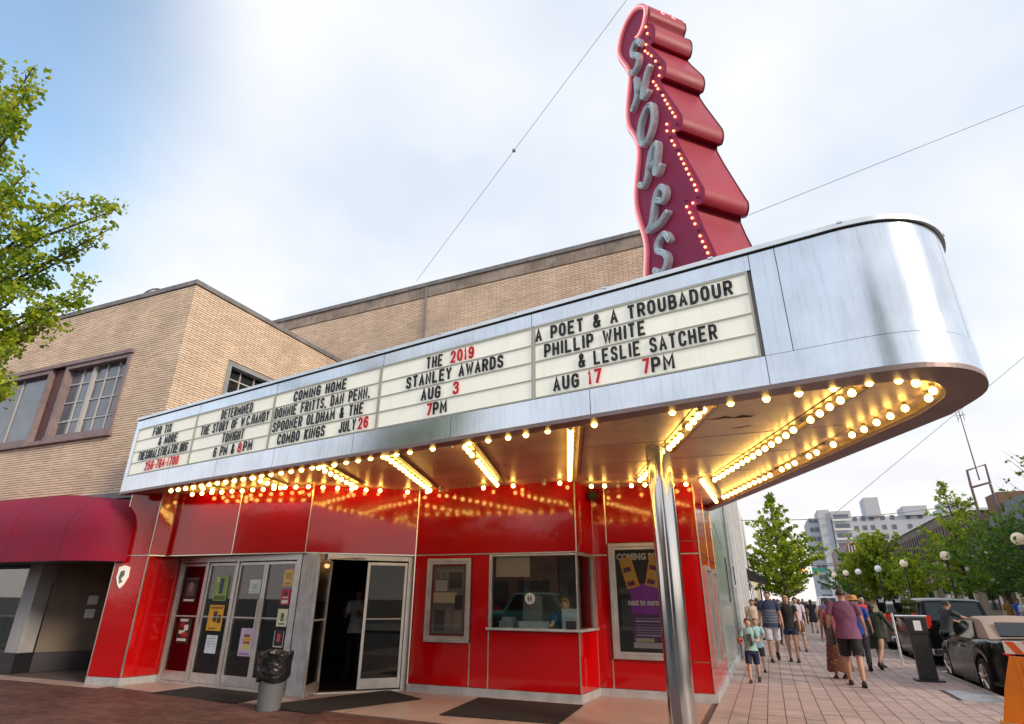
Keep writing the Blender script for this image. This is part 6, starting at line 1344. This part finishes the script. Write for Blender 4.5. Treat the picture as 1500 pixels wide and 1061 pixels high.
    if stripes:
        st = MB(); c = stripes
        for k_ in range(9): z = hip+(.02+.022*k_)*S; rx = (.1085-.010*(k_/8))*S*bw; st.loft([[q_ for q_ in ring(0, z+dzz, (rx+.004*S) if k_ != 3 else rx+.003*S, (.081-.007*(k_/8))*S*bw)][1:10] for dzz in (0, .0045*S)], cap=False, closed=False)
        part('stripe', st, C(c, 'cloth'), P)
    bt_ = MB()
    if botkind in ('shorts', 'pants'):
        bt_.loft([ring(0, hip+.045*S, .082*S*bw, .060*S*bw), ring(0, hip+.0*S, .098*S*bw, .072*S*bw), ring(0, hip-.045*S, .101*S*bw, .074*S*bw), ring(0, hip-.06*S, .09*S*bw, .06*S*bw)], cap=False)
        for i in (0, 1):
            H_, K_k, A_ = J[i]
            if botkind == 'shorts': e_ = H_.lerp(K_k, .90); bt_.tube([H_+Vector((0, 0, -.02*S)), H_.lerp(K_k, .35), H_.lerp(K_k, .65), e_], [.060*S*bw, .057*S*bw, .053*S*bw, .051*S*bw], 14, 0, cap=False)
            elif botkind == 'pants': bt_.tube([H_+Vector((0, 0, .01*S)), H_.lerp(K_k, .5), K_k, K_k.lerp(A_, .5), A_+Vector((0, 0, .0))], [.060*S*bw, .052*S*bw, .040*S, .037*S, .034*S], 14, 0, cap=False)
    elif botkind == 'mini':
        bt_.loft([ring(0, hip+.05*S, .082*S*bw, .062*S*bw), ring(0, hip-.01*S, .100*S*bw, .073*S*bw), ring(0, hip-.06*S, .105*S*bw, .076*S*bw)], cap=False)
        for i in (0, 1): H_, K_k, A_ = J[i]; bt_.tube([H_+Vector((0, 0, .01*S)), H_.lerp(K_k, .48)], [.058*S*bw, .056*S*bw], 14, 0, cap=False)
    elif botkind in ('skirt', 'longskirt'):
        zb2 = hip-(.20 if botkind == 'skirt' else .43)*S; fl_ = .135 if botkind == 'skirt' else .165
        rg = []
        for k_ in range(6):
            f_ = k_/5; rr_ = .084+(fl_-.084)*f_**.8; r_ = []
            for q_, p in enumerate(ring(0, hip+.06*S+(zb2-hip-.06*S)*f_, rr_*S, rr_*.80*S, 0)): r_.append(p+(p-Vector(up((0, 0, hip)))).normalized()*.010*S*f_*math.cos(q_*pi/2*1.0))
            rg.append(r_)
        bt_.loft(rg, cap=False)
    part(botkind if botkind in ('shorts', 'pants') else 'skirt' if 'skirt' in botkind else 'shorts', bt_, bm_, P, smooth=True)
    for i, s in enumerate((-1, 1)):
        H_, K_k, A_ = J[i]; tf, kf = legs[i]; tilt = tf-kf; sm_ = MB(); base_ = Vector((A_.x, A_.y-.02*S, A_.z-.04*S)); rg = []
        for y_, w_, z1_ in ((-.035, .016, .030), (-.02, .024, .045), (.01, .025, .050), (.045, .026, .036), (.08, .027, .026), (.105, .022, .018), (.118, .012, .012)):
            rg.append([Vector((base_.x+w_*S*cx2, base_.y+y_*S+.02*S, base_.z+.001+z1_*S*cz2)) for cx2, cz2 in ((-1, 0), (-1.02, .4), (-.75, .85), (0, 1.05), (.75, .85), (1.02, .4), (1, 0))])
        sm_.loft(rg, closed=True)
        if tilt < -.15: Mx = Matrix.Translation(A_) @ Matrix.Rotation(tilt*.8, 4, 'X') @ Matrix.Translation(-A_); sm_.xf(Mx)
        part('shoe', sm_, C(shoes, 'cloth'), P, smooth=True)
        if socks: part('sock', MB().tube([A_+Vector((0, 0, -.01*S)), A_+Vector((0, 0, .03*S))], .0215*S, 10, 0, cap=False), C(socks, 'cloth'), P)
    if hat:
        ht = MB(); rg = [[hp(r_*cos(a), r_*1.1*sin(a)-.002, z_+.006*cos(2*a)*(1 if r_ > .07 else 0)) for a in [2*pi*k_/22 for k_ in range(22)]] for r_, z_ in ((.10, .020), (.102, .024), (.053, .026), (.050, .048), (.044, .070), (.022, .076))]
        if hat[0] == 'cap': rg = [[hp(r_*cos(a), r_*1.1*sin(a)+(.03 if sin(a) > .5 and z_ < .02 else 0), z_) for a in [2*pi*k_/22 for k_ in range(22)]] for r_, z_ in ((.049, .012), (.050, .02), (.047, .042), (.03, .057), (.008, .060))]
        ht.loft(rg); part('hat', ht, C(hat[1], 'cloth'), P, smooth=True)
    place(P, loc, face); return P
def bag(p, name, c, cen, sz, strap, label=None):
    M = Matrix.Translation(p.location) @ Matrix.Rotation(p.rotation_euler.z, 4, 'Z'); t = thing(name, label, 'bag', tuple(M @ Vector(cen))); n_ = flat('bag_%02x%02x' % (int(c[0]*255), int(c[1]*255)), c).name
    m = MB(); m.rings([(cen[2]-sz[2], sz[0]*.8, sz[1]*.8), (cen[2]-sz[2]*.8, sz[0], sz[1]), (cen[2]+sz[2]*.4, sz[0]*.95, sz[1]), (cen[2]+sz[2], sz[0]*.7, sz[1]*.6)], n=14, c=(cen[0], cen[1]), pw=3); m.xf(M); part('pouch', m, n_, t, smooth=True)
    s_ = MB().tube([M @ Vector(q_) for q_ in strap], .014, 5); part('strap', s_, n_, t); return t
SK1, SK2, SK3, SK4 = (.47, .27, .19), (.40, .22, .15), (.20, .11, .075), (.55, .34, .26)
boy = person('small boy in a pale teal T-shirt and navy shorts walking towards the viewer', (-.53, 14.6, 0), pi-.05, 1.27, SK4, (.14, .065, .03), 0, (.30, .50, .50), 'tee', (.012, .018, .06), 'shorts', (.05, .025, .02), ((-.20, .35), (.18, .10)), ((.35, .28, 1.25), (.25, .22, 1.35)), hem=.60)
o_ = MB().box(-.05, .035, .09, .112, .80, .93).box(-.06, -.015, .09, .1125, .70, .83).box(-.02, .05, .09, .1115, .84, .87); link('shirt_print', o_.mesh('shirt_print', flat('print_ink', (.06, .07, .08)).name), boy, loc=(0, 0, 0))
M_ = Matrix.Translation((-.53, 14.6, 0)) @ Matrix.Rotation(pi-.05, 4, 'Z'); cu = thing('paper_cup', 'small red and white cup held by the small boy', 'cup', (-.4, 14.35, .8)); part('cup', MB().rings([(.74, .03, .03), (.86, .04, .04)], n=12, c=(.19, .26)).xf(M_), mat('cup_red', (.5, .07, .05), .5).name, cu)
person('second child with reddish hair and light blue shirt walking just behind the small boy', (-.44, 16.9, 0), pi+.1, 1.22, SK4, (.30, .09, .05), .05, (.33, .55, .62), 'tee', (.03, .03, .05), 'shorts', (.02, .02, .02), ((.25, .05), (-.2, .4)), ((.4, .2, 1.2), (.1, .15, .5)))
person('man in a navy polo shirt with pale chest stripes and white shorts', (-.08, 19.55, 0), pi+.12, 1.87, SK1, (.10, .05, .03), 0, (.022, .032, .085), 'tee', (.60, .58, .66), 'shorts', (.015, .012, .012), ((-.25, .55), (.12, .02)), ((.12, .18, .25), (-.1, .15, .3)), stripes=(.45, .48, .55), build=1.08, turn=-.5)
w1 = person('blond woman in a black top and denim shorts with a brown shoulder bag', (.40, 19.75, 0), pi-.1, 1.74, SK1, (.50, .34, .18), .05, (.012, .012, .014), 'slim', (.02, .035, .08), 'mini', (.03, .02, .02), ((.06, .02), (-.10, .12)), ((.1, .22, .35), (0, .14, .9)), hem=.86, turn=.25)
bag(w1, 'brown_handbag', (.16, .08, .05), (-.26, -.02, .92), (.13, .06, .15), [(-.24, 0, 1.05), (-.19, .02, 1.25), (-.13, .03, 1.46), (-.2, -.05, 1.25), (-.27, -.03, 1.05)], 'brown handbag hanging from the shoulder of the woman in black')
pm_ = person('broad man in a purple-mauve T-shirt and black shorts seen from behind', (1.40, 14.95, 0), -.12, 1.87, SK1, (.025, .015, .012), 0, (.175, .065, .135), 'tee', (.010, .010, .011), 'shorts', (.008, .008, .010), ((.22, .12), (-.26, .10)), ((-.12, .30, .55), (.1, .24, .6)), build=1.16)
sk_ = person('woman in a long patterned brown skirt mostly hidden behind the man in mauve', (1.22, 16.1, 0), .1, 1.66, SK2, (.05, .03, .02), .05, (.25, .07, .08), 'slim', (.13, .045, .03), 'longskirt', (.12, .03, .02), ((0, 0), (.12, .05)), ((.1, .12, .3), (.1, .12, .3)))
P_ = MB()
for k_ in range(60):
    a = R.uniform(0, 2*pi); z = R.uniform(.2, .8); rr_ = (.084+(.165-.084)*((.95-z)/.8)**.8)*1.66-.008; P_.box(1.22+cos(a)*rr_-.016, 1.22+cos(a)*rr_+.016, 16.1+sin(a)*rr_*.80-.016, 16.1+sin(a)*rr_*.80+.016, z, z+.03)
pr = part('skirt_pattern', P_.xf(Matrix.Rotation(0, 4, 'Z')), flat('pattern_gold', (.32, .17, .05)).name, sk_); pr.matrix_local = (Matrix.Translation((1.22, 16.1, 0)) @ Matrix.Rotation(.1, 4, 'Z')).inverted()
bag(pm_, 'dark_bag', (.05, .05, .055), (-.33, .12, .93), (.075, .14, .2), [(-.33, .12, 1.1), (-.31, .12, 1.2), (-.33, .14, 1.1)], 'dark bag hanging at the left hand of the man in mauve')
person('person in a straw hat and bright blue shirt walking away beside the man in mauve', (1.98, 18.4, 0), -.15, 1.74, SK1, (.12, .07, .04), 0, (.010, .055, .36), 'tee', (.012, .012, .02), 'pants', (.02, .02, .02), ((.3, .1), (-.35, .35)), ((.1, .2, .4), (.1, .25, .6)), hat=('straw', (.55, .27, .08)), build=1.08)
gd = person('tall figure in a long dark green coat and boots striding beside the person in blue', (2.42, 18.9, 0), -.5, 1.62, SK2, (.03, .025, .02), .06, (.018, .030, .014), 'long', (.013, .022, .012), 'skirt', (.02, .018, .02), ((.42, .10), (-.42, .35)), ((.2, .3, .5), (.2, .5, .5)), build=1.15, socks=(.2, .2, .2))
person('white-haired man in a red shirt standing by the parked cars', (3.15, 26.6, 0), pi+.5, 1.72, SK4, (.55, .52, .50), 0, (.62, .025, .02), 'tee', (.05, .03, .03), 'shorts', (.03, .02, .02), ((0, 0), (.1, .05)), ((.3, .15, 1.3), (.2, .1, 1.2)))
person('dark-haired man in a dark grey T-shirt leaning towards the convertible', (4.35, 20.65, -.13), -1.1, 1.80, SK2, (.012, .01, .01), 0, (.035, .042, .05), 'tee', (.02, .02, .03), 'pants', (.02, .02, .02), ((.1, .1), (-.1, .05)), ((.9, .15, .4), (1.1, .05, .3)), lean=.25)
def walker(px_x, y, label, top, bottom, bk_, rz, h=1.7, **k):
    return person(label, (px_x, y, 0), rz, h, k.pop('skin', SK1), k.pop('hair', (.05, .03, .02)), k.pop('hairlen', 0), top, k.pop('topkind', 'tee'), bottom, bk_, (.03, .025, .025), k.pop('legs', ((.25, .08), (-.25, .3))), ((.15, .14, .4), (-.15, .14, .3)), fine=False, group='people walking farther down the pavement', **k)
walker(.78, 24, 'person in a pale lilac shirt walking behind the woman in black', (.60, .54, .68), (.3, .28, .3), 'shorts', pi, 1.74)
walker(1.98, 37.5, 'woman in a short black dress walking away down the pavement', (.014, .012, .016), (.014, .012, .016), 'skirt', 0, 1.68, hairlen=.09, topkind='slim', hair=(.03, .015, .01))
walker(2.36, 34, 'person in a bright pink top facing the viewer in the crowd', (.70, .09, .16), (.04, .04, .06), 'pants', pi, 1.62)
walker(2.2, 30, 'man in a dark cap and lilac-grey shirt walking towards the viewer', (.24, .22, .36), (.03, .035, .07), 'pants', pi, 1.74, hat=('cap', (.02, .02, .03)))
walker(.27, 27, 'person in a crimson top half hidden between the striped man and the woman in black', (.32, .05, .09), (.03, .03, .04), 'pants', pi, 1.66, hairlen=.06)
walker(.16, 33, 'person in a grey shirt behind the crimson top', (.3, .3, .32), (.03, .03, .04), 'pants', pi, 1.7)
walker(-.62, 23.5, 'woman with a cream top close to the wall behind the children', (.62, .48, .36), (.04, .04, .05), 'pants', pi, 1.66, hairlen=.07)
walker(-.58, 30, 'person in black close to the shop fronts under the dark awning', (.02, .02, .022), (.02, .02, .025), 'pants', 0, 1.72)
walker(.84, 42, 'person in black walking away far behind the lilac shirt', (.025, .018, .022), (.02, .02, .025), 'pants', 0, 1.72)
walker(1.45, 40, 'dark-haired woman in dark red-brown walking away', (.09, .03, .04), (.03, .02, .02), 'skirt', 0, 1.66, hairlen=.1)
walker(1.7, 45, 'person in a dark plum shirt in the far crowd', (.07, .03, .06), (.02, .02, .025), 'pants', 0, 1.72)
walker(2.15, 50, 'person in a dark grey shirt in the far crowd', (.05, .05, .055), (.04, .04, .05), 'pants', pi, 1.74)
walker(0, 41, 'person in a white shirt in the far crowd under the conical tree', (.55, .55, .55), (.05, .05, .07), 'pants', pi, 1.7)
walker(.5, 52, 'person in dark blue in the far crowd near the tree trunk', (.03, .04, .09), (.03, .03, .04), 'pants', 0, 1.72)
def farp(x, y, label, top, bottom, bk_, h=1.72, **k):
    return person(label, (x, y, 0), k.pop('rz', pi), h, SK1, k.pop('hair', (.06, .04, .03)), k.pop('hairlen', 0), top, 'tee', bottom, bk_, (.03, .03, .03), ((.15, .05), (-.15, .2)), ((.1, .14, .3), (0, .14, .3)), fine=False, group='people across the street', **k)
farp(11.0, 47, 'person in red and pink across the street above the SUV window', (.55, .05, .10), (.10, .04, .05), 'pants')
farp(11.3, 45.3, 'seated-looking person in dark red across the street beside the one in pink', (.22, .02, .04), (.08, .03, .03), 'pants', 1.5)
farp(11.0, 43.6, 'person in a magenta striped shirt across the street', (.38, .02, .22), (.03, .03, .05), 'pants', 1.52, stripes=(.6, .3, .5))
farp(11.5, 40.3, 'person in a yellow shirt across the street under the trees', (.38, .20, .03), (.05, .03, .05), 'pants', 1.74)
farp(11.55, 39, 'person in a bright blue shirt across the street', (.03, .12, .60), (.25, .2, .2), 'shorts', 1.76)
farp(9.0, 29.6, 'person in a pale grey top at the right edge of the view', (.45, .46, .52), (.05, .05, .07), 'pants', 1.76, hair=(.4, .25, .12))
farp(11.4, 62, 'person in a red top far across the street between the lamps', (.5, .04, .05), (.05, .04, .05), 'pants')
person('person in a white shirt standing inside the dark theatre doorway', (-8.75, 11.9, .012), pi+.3, 1.78, SK2, (.02, .015, .012), 0, (.55, .53, .52), 'long', (.015, .012, .014), 'pants', (.02, .02, .02), ((0, 0), (.05, .02)), ((.5, .1, 1.4), (.5, .1, 1.4)))
person('blond ticket clerk in a blue top behind the booth window', (-3.52, 11.15, 0), pi-.2, 1.64, SK4, (.50, .30, .07), .07, (.02, .08, .22), 'tee', (.03, .03, .05), 'pants', (.02, .02, .02), ((0, 0), (0, 0)), ((.6, .2, .9), (.7, .1, 1.0)), lean=.12)
